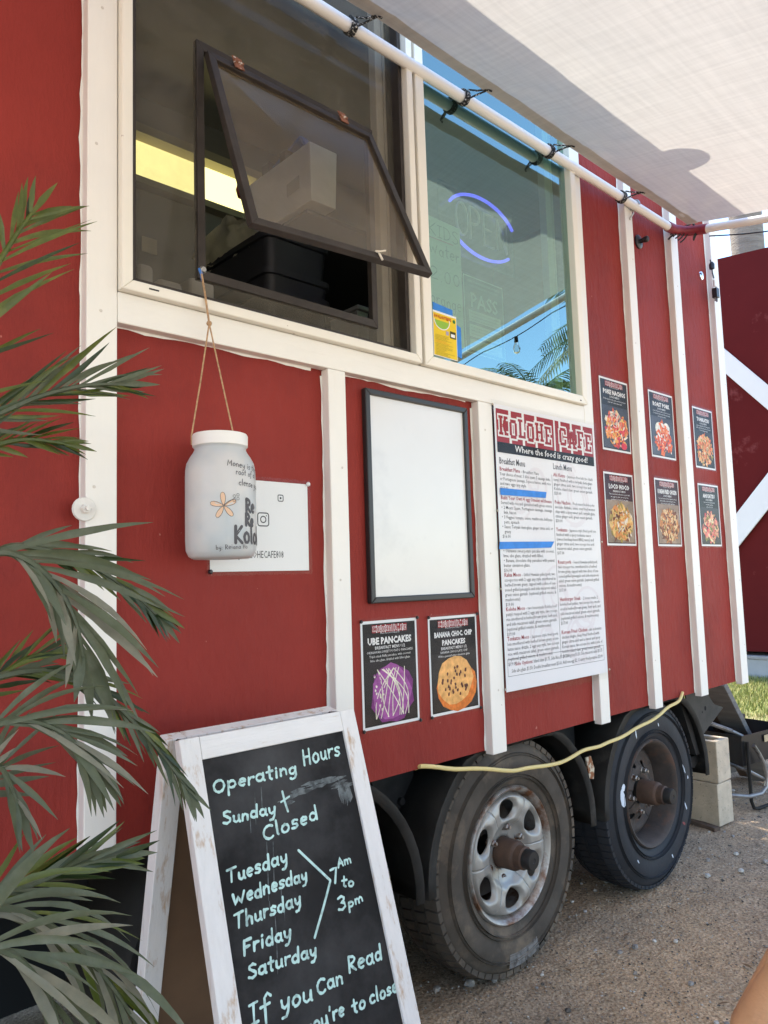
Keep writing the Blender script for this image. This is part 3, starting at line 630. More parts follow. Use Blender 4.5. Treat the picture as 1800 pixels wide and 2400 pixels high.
def disc(R,prof,n,rc,ra,rb,off,egg=0.0,r0=.048,np_=44,nt_=9):
    """dished disc with n clean oval openings; prof(r,a,q)->y, q = distance from the opening in opening radii"""
    d=MB(); s=2*math.pi/n
    cor=[math.atan2(sy*s/2*rc,dr) for dr in (r0-rc,R-rc) for sy in (-1,1)]
    psi=sorted([-math.pi+2*math.pi*i/np_ for i in range(np_)]+cor)
    for k in range(n):
        base=len(d.v); a0=off+k*s
        for ps in psi:
            c,sn=math.cos(ps),math.sin(ps)
            # hole edge
            t1=1/math.sqrt((c/ra)**2+(sn/(rb*(1+egg*c)))**2)
            t2=1e9
            if c>1e-9: t2=min(t2,(R-rc)/c)
            if c<-1e-9: t2=min(t2,(r0-rc)/c)
            if abs(sn)>1e-9: t2=min(t2,(s/2*rc)/abs(sn))
            for j in range(nt_):
                q=(j/(nt_-1))**1.5; t=t1+(t2-t1)*q; r=rc+t*c; th=t*sn/rc
                a=a0+th; d.v.append((r*math.cos(a),prof(r,a,t/t1),r*math.sin(a)))
        m=len(psi)
        for i in range(m):
            i2=(i+1)%m
            for j in range(nt_-1): d.f.append((base+i*nt_+j,base+i2*nt_+j,base+i2*nt_+j+1,base+i*nt_+j+1)); d.m.append(0)
    d.fixn=True
    return d
def interp(tab,r):
    for (a,ya),(b,yb) in zip(tab,tab[1:]):
        if r<=b:
            t=(r-a)/max(b-a,1e-9); t=max(0,min(1,t)); t=t*t*(3-2*t); return ya+(yb-ya)*t
    return tab[-1][1]
def wheel(idx,xc,zc,rr,kind):
    yo=.030
    wh=bpy.data.objects.new('wheel',None); COL.objects.link(wh); wh.location=(xc,yo,zc); wh.parent=T; wh.matrix_parent_inverse=parent_inv(T)
    Mx=Matrix.Translation((xc,0,zc))
    def bld(mb,name,mats,par,**k):
        mb.v=[tuple(Vector(p)+Vector((xc,0,zc))) for p in mb.v]
        return mb.build(name,mats,par,**k)
    rb=.205
    ty=tyre_mesh(rr-.007,rb,yo,.215,kind)
    for q in ([rb+.030,.0025],[rb+.040,.0018],[rr-.055,.0022],[rr-.062,.0018]):
        ty.lathe([(q[0]-q[1],yo+.004),(q[0],yo-.0035),(q[0]+q[1],yo+.004)],84,axis='y')
    tyo=bld(ty,'tyre',TYRE2 if kind==1 else TYRE,wh,smooth=True,angle=35)
    bld(tread(rr-.007,yo,.215,n=62 if kind!=1 else 74,depth=.007 if kind!=1 else .004),'tread',TYRE2 if kind==1 else TYRE,wh)
    # rim barrel and lip
    lip=MB(); lip.lathe([(rb+.002,yo+.030),(rb+.004,yo+.014),(rb-.002,yo+.008),(rb-.010,yo+.012),(rb-.016,yo+.030),(rb-.024,yo+.050),(rb-.030,yo+.10),(rb-.03,yo+.19)],84,axis='y')
    rim=bld(lip,'rim',RUSTD if kind==1 else mat('rim_lip_rust_edge',(.42,.40,.37),rough=.45,metal=.6,second=(.17,.075,.035),s2scale=7,s2lo=.47,s2hi=.6,bump=.2,bscale=60),wh,smooth=True,angle=60)
    if kind==1:
        tab=[(0,yo+.075),(.05,yo+.075),(.068,yo+.066),(.085,yo+.070),(.12,yo+.090),(.135,yo+.092),(.15,yo+.086),(.178,yo+.10)]
        d=disc(.178,lambda r,a,q:interp(tab,r),8,.108,.0155,.0155,.2)
        o=bld(d,'rim_disc',RUSTD,wh,smooth=True,angle=60)
    else:
        def prof(r,a,q):
            y=interp([(0,yo+.052),(.05,yo+.052),(.064,yo+.048),(.082,yo+.040),(.108,yo+.018),(.15,yo+.010),(.174,yo+.016),(.188,yo+.046)],r)
            if q<1.5: y+=.016*(1-(q-1)/.5)**2
            return y
        d=disc(.188,prof,6,.137,.0285,.036,R_(32),egg=.12,np_=60,nt_=12)
        o=bld(d,'rim_disc',CHROME,wh,smooth=True,angle=70)
    md=o.modifiers.new('thick','SOLIDIFY'); md.thickness=.004; md.offset=-1 if kind!=1 else -1
    back=MB(); back.lathe([(0,yo+.125),(.15,yo+.125),(.16,yo+.16)],48,axis='y'); bld(back,'brake_drum',RUSTD if kind!=1 else BLACKM,wh)
    hb=MB(); hb.lathe([(.047,yo+.06),(.045,yo-.006),(.042,yo-.012),(.036,yo-.016),(.035,yo-.038),(.030,yo-.042)],36,axis='y')
    hub=bld(hb,'hub',HUB,wh,smooth=True,angle=35)
    cp=MB(); cp.lathe([(.030,yo-.038),(.030,yo-.066),(.027,yo-.071),(.008,yo-.072),(.006,yo-.070),(0,yo-.070)],32,axis='y'); bld(cp,'hub_cap',CAPM,wh,smooth=True,angle=35)
    for k in range(6):
        a=R_(60*k+(25 if kind!=1 else 10)); x,z=.079*math.cos(a),.079*math.sin(a)
        lg=MB(); yb=yo+.046 if kind!=1 else yo+.068
        lg.lathe([(.015,yb+.006),(.013,yb-.002),(.011,yb-.004)],16,axis='y',c=(x,0,z))
        if not (kind==0 and k in (3,4)):
            lg.lathe([(.0105,yb-.003),(.0105,yb-.017),(.006,yb-.020),(.006,yb-.026),(0,yb-.026)],6,axis='y',c=(x,0,z))
        else: lg.lathe([(.008,yb-.004),(0,yb-.002)],12,axis='y',c=(x,0,z))
        bld(lg,'lug_nut',mat('lug_steel',(.34,.31,.28),rough=.45,metal=.7,second=(.16,.07,.04),s2scale=60,s2lo=.5,s2hi=.6) if not (kind==0 and k in (3,4)) else RUST,wh)
    if kind==1:
        sp=MB(); r3=random.Random(4)
        F=Flat((0,yo-.0015,0),(1,0,0),(0,0,1),(0,-1,0),sp)
        def rad(r):
            # follow the sidewall
            return 0.0016 if r<.31 else 0.0
        for (ax_,ay_,rx,ry,ro) in ((-.255,.04,.018,.035,.3),(-.245,.075,.012,.014,0),(.245,.05,.004,.022,.5),(.275,.01,.005,.006,0),(.24,-.10,.004,.023,.5),(.10,-.265,.004,.010,.5),(-.17,-.215,.003,.010,.6),(.05,.262,.003,.008,.4),(-.13,.252,.004,.018,.2)):
            F.blob(ax_,ay_,rx,ry,.0004,0,n=10,rnd=r3,rot=ro)
        F.blob(.215,-.165,.006,.014,.0004,1,n=9,rnd=r3,rot=.9)
        stuff(bld(sp,'paint_splash',[mat('pale_paint_splash',(.62,.68,.75),rough=.6),mat('red_paint_splash',(.28,.05,.05),rough=.6)],wh))
    else:
        sp=MB(); F=Flat((0,yo-.0015,0),(1,0,0),(0,0,1),(0,-1,0),sp)
        if idx==1: F.poly([(.0+.285*math.cos(R_(a)),.285*math.sin(R_(a))) for a in range(-100,-70,4)]+[(.325*math.cos(R_(a)),.325*math.sin(R_(a))) for a in range(-72,-104,-4)],.0004,0); bld(sp,'scuff_mark',mat('grey_scuff',(.17,.16,.15),rough=.8,var=.4,vscale=40,second=(.06,.05,.045),s2scale=30,s2lo=.5,s2hi=.6),wh)
    return wh
for i,(xc,zc,rr) in enumerate(WC): wheel(i,xc,zc,rr,0 if i<2 else 1)
# ------------------------------------------------------------------ print colours
def pm(n,c,r=.45,**k): return mat('print_'+n,c,rough=max(r,.45),spec=.12,**k)
PW=pm('white',(.80,.80,.79)); PK=pm('black',(.012,.011,.012),.25); PR=pm('red',(.33,.028,.035)); PWH=pm('white_ink',(.78,.76,.74))
CLEAR=glass('clear_lamination',(.97,.97,.97),ior=1.4,haze=.006,hazecol=(.6,.6,.6),boost=.28,rough=.06)
def wall_flat(x,z,y,mb,rot=0.0):
    return Flat((x,y,z),(math.cos(rot),0,math.sin(rot)),(-math.sin(rot),0,math.cos(rot)),(0,-1,0),mb)
FOOD={
 'ube':((.020,.017,.019),[(.30,.075,.27),(.17,.03,.16),(.80,.62,.50)]),
 'banana':((.030,.027,.026),[(.80,.36,.12),(.60,.17,.03),(.10,.03,.02)]),
 'poke':((.075,.085,.11),[(.62,.12,.06),(.70,.28,.08),(.75,.60,.50),(.55,.05,.08),(.72,.42,.12)]),
 'roast':((.085,.095,.12),[(.62,.09,.03),(.72,.15,.04),(.75,.66,.58),(.50,.05,.02),(.78,.25,.10)]),
 'tonk':((.03,.03,.033),[(.66,.22,.07),(.72,.36,.13),(.60,.12,.03),(.25,.20,.04),(.74,.50,.30)]),
 'loco':((.30,.22,.16),[(.55,.22,.06),(.62,.40,.14),(.14,.045,.02),(.60,.52,.42),(.30,.22,.05)]),
 'korean':((.32,.22,.16),[(.20,.05,.02),(.48,.18,.05),(.62,.42,.22),(.12,.035,.015),(.22,.16,.04)]),
 'ahi':((.045,.045,.05),[(.66,.20,.16),(.70,.36,.20),(.62,.10,.10),(.16,.18,.04),(.76,.58,.36)]),
}
def poster(x,z,wd,ht,title,sub,desc,food,bg,label,seed,rot=0.0,panel=None):
    """laminated letter-size menu card; x,z = lower left"""
    rd=random.Random(seed)
    t=thing('menu_card',label,'poster',(x+wd/2,-.002,z),'laminated food cards on the wall')
    mb=MB(); F=wall_flat(x,z,-.0012,mb,rot)
    m=.007; 
    # card stock
    F.rect(0,0,wd,ht,.0003,0)
    F.rect(m,m*1.1,wd-m,ht-m*1.1,.0006,1)
    b0,pal=FOOD[food]
    # photo panel
    ph=ht*.62
    F.rect(m+.003,m*1.1+.004,wd-m-.003,ph,.0009,2)
    hh=.0012
    cx,cy=wd*.5,ph*.47+m
    names=[PW,bg,pm('photo_'+food,b0,var=.35,vscale=14)]
    for i,c in enumerate(pal): names.append(pm('%s_%d'%(food,i),tuple(min(.85,q*1.22) for q in c),var=.25,vscale=60))
    if food=='ube':
        F.blob(cx+.004,cy-.004,wd*.38,ph*.45,hh,4,n=18,j=.08,rnd=rd); F.blob(cx,cy,wd*.35,ph*.42,hh+.0003,3,n=16,j=.08,rnd=rd)
        for k in range(13):
            a=rd.uniform(-.5,.5); p=[]
            x0_=rd.uniform(-.25,.25); x1_=rd.uniform(-.3,.3); bx=rd.uniform(-.22,.22)
            for i in range(9):
                q=i/8; xx=(x0_*(1-q)+x1_*q)+bx*math.sin(math.pi*q); yy=.36-.72*q
                p.append((cx+xx*wd,cy+yy*ph))
            F.ribbon(p,.0028,hh+.0006+k*.00003,5)
        for k in range(26): F.blob(cx-wd*.25+rd.uniform(-.05,.12)*wd,cy+rd.uniform(-.3,.32)*ph,.003,.004,hh+.0011,rd.choice([3,5]),n=6,rnd=rd)
    elif food=='banana':
        F.blob(cx+.006,cy-.010,wd*.40,ph*.44,hh,4,n=16,j=.06,rnd=rd); F.blob(cx,cy+.006,wd*.36,ph*.42,hh+.0003,3,n=16,j=.07,rnd=rd)
        for k in range(34):
            a=rd.uniform(0,6.28); r=rd.random()**.5*.85
            F.blob(cx+math.cos(a)*r*wd*.31,cy+.006+math.sin(a)*r*ph*.36,.0042,.0052,hh+.0006,5,n=7,rnd=rd)
    else:
        if food in ('loco','korean'): F.blob(cx,cy,wd*.40,ph*.40,hh,4,n=18,j=.05,rnd=rd)
        if food in ('roast','tonk','korean'):
            for sx in (-.13,.13): F.blob(cx+sx*wd*1.1,cy+ph*.20,wd*.15,ph*.17,hh+.00025,5 if food!='korean' else 5,n=14,j=.06,rnd=rd)
        for k in range(190):
            a=rd.uniform(0,6.28); r=rd.random()**.6
            wx=.39 if food not in ('roast',) else .36*(1.15-.5*(math.sin(a)*r+.5))
            F.blob(cx+math.cos(a)*r*wd*wx,cy+math.sin(a)*r*ph*.41-(.02*ph if food!='poke' else 0),rd.uniform(.005,.017),rd.uniform(.003,.008),hh+.0003+k*.000005,3+rd.choice([0,0,1,1,2,3,4]),n=8,j=.35,rnd=rd,rot=rd.uniform(0,3.1))
        if food=='poke':
            for k in range(7):
                rr=.010+.006*k; a0=rd.uniform(0,360)
                F.ribbon([(cx-.008+p[0],cy+.03+p[1]) for p in arc(0,0,rr,rr*.9,a0,a0+rd.uniform(150,260),10)],.0022,hh+.0013+k*.00004,5)
            F.blob(cx+.05,m+.018,.022,.014,hh+.0016,6,n=12,j=.05,rnd=rd)
        if food=='ahi':
            for k in range(30): F.blob(cx+rd.gauss(0,.010),cy-.01+rd.gauss(0,.010),.006,.002,hh+.0014,6,n=6,rnd=rd,rot=rd.uniform(0,3))
        if food=='tonk':
            for k in range(40):
                x_=cx+rd.uniform(-.06,.06); y_=cy-.01+rd.uniform(-.05,.03); F.ribbon([(x_,y_),(x_+rd.uniform(-.01,.01),y_+rd.uniform(.008,.02))],.002,hh+.0014,3+rd.choice([0,2,3]))
    # header and words
    li=len(names); names+=[PR,PWH,PK]
    LW=wd*.62; cafe_logo(F,wd*.5-LW/2,ht*.885,LW,ht*.072,.0012,li,li+1,li+2)
    F.text('Where the food is crazy good!',wd*.5,ht*.872,.0058,.0013,li+1,align='c',fit=LW*.75)
    y=ht*.872
    for ln in title:
        y-=.0265 if len(title)==1 else .0235
        F.text(ln,wd*.5,y,.0245 if len(title)==1 else .0205,.0013,li+1,bold=.045,align='c',fit=wd*.78)
    y-=.0135; F.text(sub,wd*.5,y,.0115,.0013,li+1,bold=.01,align='c',fit=wd*.6)
    for ln in desc:
        y-=.0105; F.text(ln,wd*.5,y,.0092,.0013,li+1,align='c',fit=wd*.82)
    mb.build('print',names,t)
    lam=MB(); F2=wall_flat(x,z,-.0012,lam,rot); F2.rect(-.006,-.007,wd+.006,ht+.007,.0036,0); lam.build('lamination',CLEAR,t)
    if panel:
        for (a,b) in panel:
            pn=MB(); c=F.P(a,b,.0036); pn.lathe([(.0048,.0),(.0048,-.002),(.003,-.005),(0,-.0052)],10,axis='y',c=c); pn.build('push_pin',BLACKP,t,smooth=True)
    return t
BGK=pm('card_black',(.013,.012,.013),.22,second=(.05,.04,.045),s2scale=5,s2lo=.55,s2hi=.7)
BGM=pm('card_maroon',(.045,.008,.014),.25)
BGB=pm('card_slate',(.030,.034,.042),.25)
Zc=1.24
pins=lambda w_,h_:[(.0,.0),(w_,.0),(.0,h_),(w_,h_)]
poster(1.3075,Zc-.387,.209,.282,['UBE PANCAKES'],'BREAKFAST MENU 1/2',['OKINAWAN SWEET POTATO PANCAKES','Triple stack fluffy pancakes, with coconut','lime, ube glaze drizzled with lilikoi glaze'],'ube',BGK,'card showing purple ube pancakes laced with pale glaze, under the whiteboard',1,panel=pins(.209,.282))
poster(1.563,Zc-.388,.213,.280,['BANANA CHOC. CHIP','PANCAKES'],'BREAKFAST MENU 1/2',['BANANA CHOCOLATE CHIP','With a peanut butter cinnamon glaze'],'banana',BGK,'card showing orange banana chocolate chip pancakes dotted brown, under the whiteboard',2,panel=pins(.213,.280))
poster(2.565,Zc+.477,.2145,.289,['POKE NACHOS'],'LUNCH MENU',['Fresh mixed kolohe poke over fried wonton','chips with a spicy sweet aioli'],'poke',BGB,'slate blue card of poke nachos with onion rings, top row nearest the window',3)
poster(2.951,Zc+.485,.218,.286,['ROAST PORK'],'LUNCH MENU',['Seared Hawaiian pulled pork, two scoops','rice smothered in a herbed brown gravy','side macaroni salad'],'roast',BGB,'card of red-orange roast pork on slate blue, middle of the top row',4)
poster(3.361,Zc+.472,.2075,.284,['TONKATSU'],'LUNCH MENU',['Japanese style fried pork loin finished','with a spicy tonkatsu sauce, two scoops','rice and macaroni salad'],'tonk',BGK,'black card of sliced tonkatsu pork cutlet, top row farthest from the window',5)
poster(2.557,Zc+.108,.2195,.283,['LOCO MOCO'],'BREAKFAST MENU',['Two housemade beef patties topped with','two eggs any style, two scoops rice','smothered in herbed brown gravy'],'loco',BGM,'maroon card of loco moco with macaroni, lower row nearest the window',6)
poster(2.956,Zc+.109,.215,.286,['KOREAN FRIED CHICKEN'],'LUNCH MENU',['Skin on boneless chicken thighs deep fried','finished with a sweet and spicy sauce','two scoops rice with island slaw'],'korean',BGM,'maroon card of Korean fried chicken with two rice scoops, middle of the lower row',7)
poster(3.363,Zc+.113,.215,.286,['AHI KATSU'],'LUNCH MENU',['Japanese fried ahi finished with','a teriyaki demi-glaze','ginger citrus aioli'],'ahi',BGK,'dark card of pink ahi katsu with green garnish, lower row farthest from the window',8)

# ------------------------------------------------------------------ whiteboard
wb=thing('whiteboard','blank white dry-erase board in a black frame above two pancake cards','whiteboard',(1.545,-.01,1.18))
b=MB(); frame(b,1.334,1.755,1.181,1.763,.017,-.020,-.001); b.build('frame',mat('black_board_frame',(.02,.02,.021),rough=.38),wb,bevel=.003)
b=MB(); b.box(1.349,1.740,-.012,-.0015,1.196,1.748); b.build('writing_surface',mat('glossy_white_enamel',(.70,.685,.655),rough=.2,var=.03,vscale=3,second=(.60,.59,.575),s2scale=4,s2lo=.55,s2hi=.75,specks=(.4,.38,.36),sscale=42,sth=.80,coat=.3),wb)

# ------------------------------------------------------------------ big menu poster
mp_=thing('menu_poster','tall laminated cafe menu with red plank header and blue tape strips','menu',(2.16,-.035,.89))
PX0,PX1,PZ0,PZ1=1.866,2.4545,.888,1.791
b=MB(); F=wall_flat(PX0,PZ0,-.0335,b)
PWID,PHT=PX1-PX0,PZ1-PZ0
F.rect(0,0,PWID,PHT,.0003,0)
names=[pm('menu_paper',(.80,.79,.80),.3),PR,PWH,PK,pm('menu_red_ink',(.34,.03,.05)),pm('menu_grey_ink',(.10,.095,.10)),pm('menu_swirl',(.765,.73,.745))]
# pale swirls behind the words
rs_=random.Random(12)
for (cx,cy,r0) in ((.20,.66,.10),(.44,.62,.13),(.40,.70,.09),(.30,.28,.12),(.47,.22,.10),(.22,.15,.11),(.42,.12,.13),(.12,.60,.07)):
    for k in range(3):
        pts=[]; a0=rs_.uniform(0,360)
        for i in range(22):
            a=R_(a0+i*19); r=r0*(1-.035*i)*(1-.22*k)
            pts.append((min(PWID-.01,max(.01,cx+r*math.cos(a))),min(PHT-.13,max(.05,cy+r*math.sin(a)))))
        F.ribbon(pts,.010,.0005+k*.00004+.00001*rs_.random()*8,6)
HT=.118; HB=PHT-.030-HT
zt=at(1161,956,-.0335).z-PZ0; zb=at(1164,1059,-.0335).z-PZ0; xl=at(1161,956,-.0335).x-PX0; xr=at(1387,1002,-.0335).x-PX0
ST=.034
cafe_logo(F,xl,zb+ST,xr-xl,zt-zb-ST,.0008,1,2,3)
F.rect(xl,zb,xr,zb+ST,.0011,3); F.text('Where the food is crazy good!',xl+(xr-xl)*.16,zb+.009,.030,.0014,2,bold=.012,fit=-(xr-xl)*.76,shear=.08)
cl_=at(1140+145*.18083,930+950*.18083,-.0335); 
def zpx(x,y): return at(x,y,-.0335).z-PZ0
lx=xl+.006; rx=PWID*.527
F.text('Breakfast Menu',lx,zpx(1165,930+860*.18083),.030,.0009,5,bold=.012,fit=.135)
F.text('Lunch Menu',rx,zpx(1289,930+930*.18083),.030,.0009,5,bold=.012,fit=.115)
LEFT=['#Breakfast Plate| - Breakfast Plate','Your choice of meat: 3 slice spam, 5 sausage links,','or Portuguese sausage, 5-piece bacon, with rice','and two eggs any style','$13.00','','#Build Your Own 4 egg Omelet w/cheese','Served with rice and garnished with green onions','*2 Meats: Spam, Portuguese sausage, sausage','  link, bacon','*3 Veggies: tomato, onion, mushroom, bell pep-','  pers, spinach','*Sauce: Teriyaki demi-glaze, ginger citrus aioli, or','  gravy','$16.00','','#Pancakes 3 Stack with Sauce','*Okinawan sweet potato pancake with coconut,','lime, ube glaze, drizzled with lilikoi.','*Banana, chocolate chip pancakes with peanut','butter cinnamon glaze.','$16.00','#Kalua Moco| - Grilled Hawaiian pulled pork, two','scoops rice with 2 eggs any style smothered in','herbed brown gravy, capped with a slice of sea-','soned grilled pineapple and side macaroni salad,','green onion garnish. (optional grilled onions, &','mushrooms)','$19.00','#Kolohe Moco| - two housemade Kolohe beef',"patty's topped with 2 eggs any style, two scoops",'rice smothered in herbed brown gravy, herb aioli,','and side macaroni salad, green onion garnish.','(optional grilled onions, & mushrooms)','$19.00','#Tonkatsu Moco| - Japanese style fried pork','loin smothered with herbed brown gravy, a ton-','katsu sauce drizzle, 2 eggs any style, two scoops','rice with macaroni salad, green onion garnish.','(optional grilled onions, & mushrooms)','$19.00']
RIGHT=['#Ahi Katsu| - Japanese fried ahi (no dashi','temp) finished with a teriyaki demi-glaze','ginger citrus aioli, two scoops rice and','Kolohe island slaw, green onion garnish.','$20.00','','#Poke Nachos| - Fresh mixed kolohe poke','avocado, furikake, onion, over fried wonton','chips with a spicy-sweet aioli, teriyaki glaze,','citrus ginger aioli, green onion garnish.','$20.00','','#Tonkatsu| - Japanese style fried pork loin','finished with a spicy tonkatsu sauce','(sweet ketchup-based BBQ sauce) and','ginger citrus aioli, two scoops rice and','macaroni salad, green onion garnish.','$17.00','','#Roast pork| - Seared Hawaiian pulled pork,','two scoops rice, smothered in a herbed','brown gravy, capped with two slices of sea-','soned grilled pineapple and side macaroni','salad, green onion garnish. (optional grilled','onions, & mushrooms)','$17.00','','#Hamburger Steak| - 2 house made 2','kolohe beef patties, two scoops rice smoth-','ered in herbed brown gravy, herb aioli, and','side macaroni salad, green onion garnish.','(optional grilled onions, & mushrooms)','$17.00','','#Korean Fried Chicken| - skin on boneless','chicken thighs, deep fried finished with','ginger citrus aioli and a sweet and spicy','Korean sauce, two scoops rice with a side of','kolohe island slaw, green onion garnish.','$17.00']
def column(lines,x,w_,za,zb2):
    n=len(lines)
    for i,l in enumerate(lines):
        z=za+(zb2-za)*i/(n-1); h=.0008+.00002*(i%5)
        if not l: continue
        if l[0]=='#':
            q=l[1:].split('|'); a=F.text(q[0],x,z,.0178,h,4,bold=.016,fit=w_)
            if len(q)>1: F.text(q[1],x+a+.002,z,.0150,h,5,fit=w_-a-.004)
        else:
            ind=.012 if l.startswith('*') or l.startswith('  ') else 0
            if l.startswith('*'): F.rect(x+.002,z+.004,x+.005,z+.007,h,5)
            F.text(l.strip('* '),x+ind,z,.0150,h,5,bold=.004,fit=w_-ind)
column(LEFT,lx,PWID*.47,zpx(1166,930+950*.18083),zpx(1192,1260+1665*.18083))
column(RIGHT,rx,PWID*.43,zpx(1291,930+1025*.18083),zpx(1325,1260+1555*.18083))
F.rect(rx-.010,zpx(1322,1538),rx-.0085,zpx(1288,1112),.0008,5)
q=[(.012,.046),(PWID-.02,.046),(PWID-.02,.098),(.012,.098)]
for i in range(4): F.ribbon([q[i],q[(i+1)%4]],.0012,.0008+.00005*i,5,cap=False)
a=F.text('Side Options:',.05,.076,.017,.0009,4,bold=.012); F.text(' Island slaw $1.75, Side Rice $1.50 Side gravy $1.50, Side macaroni salad $1.75',.05+a,.076,.0165,.0009,5,fit=PWID-.08-a)
F.text('Side ube glaze $1.50, Double breakfast meat $5.60, Add one egg $2, Country fried potatoes $3.00',.03,.056,.0165,.0009,5,fit=PWID-.06)
b.build('print',names,mp_)
TAPE=mat('blue_painters_tape',(.02,.20,.62),rough=.6,var=.12,vscale=40,bump=.15,bscale=90)
for quad in (((180,1180),(780,1235),(770,1312),(185,1270)),((175,1880),(880,1875),(840,1955),(165,1975))):
    b=MB(); b.fixn=True; b.prism([tuple(at(1140+u*.18083,930+v*.18083,-.0372)) for u,v in quad],(0,.0006,0)); b.build('tape_strip',TAPE,mp_)
b=MB(); F2=wall_flat(PX0,PZ0,-.0335,b); 
lam=[(-.014,-.022),(PWID+.012,-.02),(PWID+.012,PHT+.010),(-.014,PHT+.012)]
F2.poly(lam,.0030,0); b.build('lamination',CLEAR,mp_)
for (a_,z_) in ((-.008,.01),(PWID+.006,.01),(-.008,PHT*.35),(-.008,PHT*.62),(PWID+.004,PHT*.52),(-.009,PHT-.005)):
    b=MB(); c=F2.P(a_,z_,.003); b.lathe([(.004,0),(.003,-.003),(0,-.0035)],8,axis='y',c=c); b.build('screw_head',mat('rusty_screw',(.45,.38,.3),rough=.6),mp_)

# ------------------------------------------------------------------ small laminated card behind the jar
qc=thing('social_card','white laminated card with camera logo and cafe handle behind the jar','card',(1.0,-.002,1.26))
b=MB(); QX,QZ=.866,1.272; QW,QH=.2775,.2155; F=wall_flat(QX,QZ,-.0012,b)
F.rect(0,0,QW,QH,.0003,0)
# camera emblem: rounded square, ring and dot (the code itself is left blank)
def rrect(cx,cy,hw,r,n=5):
    p=[]
    for (sx,sy,a0) in ((1,1,0),(-1,1,90),(-1,-1,180),(1,-1,270)):
        for i in range(n+1):
            a=R_(a0+90*i/n); p.append((cx+sx*(hw-r)+r*math.cos(a),cy+sy*(hw-r)+r*math.sin(a)))
    return p+[p[0]]
c0=(at(400+995*.217,980+1095*.217,0)); ccx,ccy=c0.x-QX,c0.z-QZ
F.ribbon(rrect(ccx,ccy,.0155,.006),.0026,.0008,1,cap=False); F.ribbon(arc(ccx,ccy,.0075,.0075,0,360,18),.0026,.0008,1,cap=False); F.blob(ccx+.009,ccy+.009,.0016,.0016,.0008,1,n=8,j=0)
c1=at(400+1182*.217,980+865*.217,0); F.ribbon(rrect(c1.x-QX,c1.z-QZ,.0075,.003),.0022,.0008,1,cap=False); F.blob(c1.x-QX,c1.z-QZ,.0028,.0028,.0008,1,n=10,j=0)
c2=at(400+1215*.217,980+1510*.217,0); F.text('@KOLOHECAFE808',c2.x-QX,c2.z-QZ,.0245,.0008,1,align='r',sx=.62)
b.build('print',[PW,pm('card_grey_ink',(.06,.06,.065))],qc)
b=MB(); F=wall_flat(QX,QZ,-.0012,b); F.rect(-.008,-.009,QW+.008,QH+.009,.003,0); b.build('lamination',CLEAR,qc)
for (a_,z_,m_) in ((-.001,.0,BLACKP),(QW,QH,PW)):
    b=MB(); b.lathe([(.0055,0),(.0055,-.003),(.003,-.006),(0,-.0062)],10,axis='y',c=(QX+a_,-.0045,QZ+z_)); b.build('push_pin',m_,qc,smooth=True)

# ------------------------------------------------------------------ hanging tip jar
JC=Vector((.838,-.098,0)); JR=.0745; JZ0,JZ1=1.297,1.560
jr=thing('hanging_jar','frosted plastic tip jar with flower drawing hanging from twine','jar',(JC.x,JC.y,JZ0))
def frosted():
    m=bpy.data.materials.new('frosted_jar_plastic'); m.use_nodes=True; t=m.node_tree; p=t.nodes['Principled BSDF']
    p.inputs['Base Color'].default_value=(.74,.73,.72,1); p.inputs['Roughness'].default_value=.32
    tl=_n(t,'ShaderNodeBsdfTranslucent'); tl.inputs[0].default_value=(.8,.79,.77,1); mx=_n(t,'ShaderNodeMixShader'); mx.inputs[0].default_value=.35
    tc=_n(t,'ShaderNodeTexCoord'); nz=_n(t,'ShaderNodeTexNoise',Scale=9.0,Detail=3.0); t.links.new(tc.outputs['Object'],nz.inputs['Vector'])
    r=_n(t,'ShaderNodeValToRGB'); r.color_ramp.elements[0].position=.36; r.color_ramp.elements[0].color=(.58,.64,.66,1); r.color_ramp.elements[1].position=.6; r.color_ramp.elements[1].color=(.80,.78,.75,1)
    t.links.new(nz.outputs['Fac'],r.inputs[0]); t.links.new(r.outputs[0],p.inputs['Base Color'])
    o=[n for n in t.nodes if n.type=='OUTPUT_MATERIAL'][0]
    t.links.new(p.outputs[0],mx.inputs[1]); t.links.new(tl.outputs[0],mx.inputs[2]); t.links.new(mx.outputs[0],o.inputs[0]); return m
b=MB(); prf=[(0,.004),(.050,.002),(.058,0),(.068,.006),(.0735,.018),(JR,.04),(JR,.10),(JR-.0005,.165),(JR-.0005,.172),(JR-.001,.188),(.071,.202),(.064,.216),(.057,.226),(.0545,.232),(.0545,.236),(.0575,.239),(.0545,.243),(.053,.25)]
b.lathe(prf,56,c=(JC.x,JC.y,JZ0)); b.build('jar_body',frosted(),jr,smooth=True,angle=60)
b=MB(); b.lathe([(.0555,.238),(.0585,.240),(.0590,.262),(.0570,.266),(.050,.2675),(0,.2675)],48,c=(JC.x,JC.y,JZ0)); b.build('lid',mat('white_lid',(.80,.77,.72),rough=.4,specks=(.25,.18,.14),sscale=70,sth=.8),jr,smooth=True,angle=35)
dcam=Vector((CAM.x-JC.x,CAM.y-JC.y,0)).normalized(); drt=Vector((-dcam.y,dcam.x,0)); 
if drt.dot(AX)<0: drt=-drt
class Wrap(Flat):
    def __init__(s,mb): s.mb=mb
    def P(s,a,b,h):
        ph=a/JR; return tuple(JC+Vector((0,0,JZ0+b))+(dcam*math.cos(ph)+drt*math.sin(ph))*(JR+h))
b=MB(); F=Wrap(b); rj=random.Random(21)
def jz(py): return at(400,980+py*.217,-.155).z-JZ0
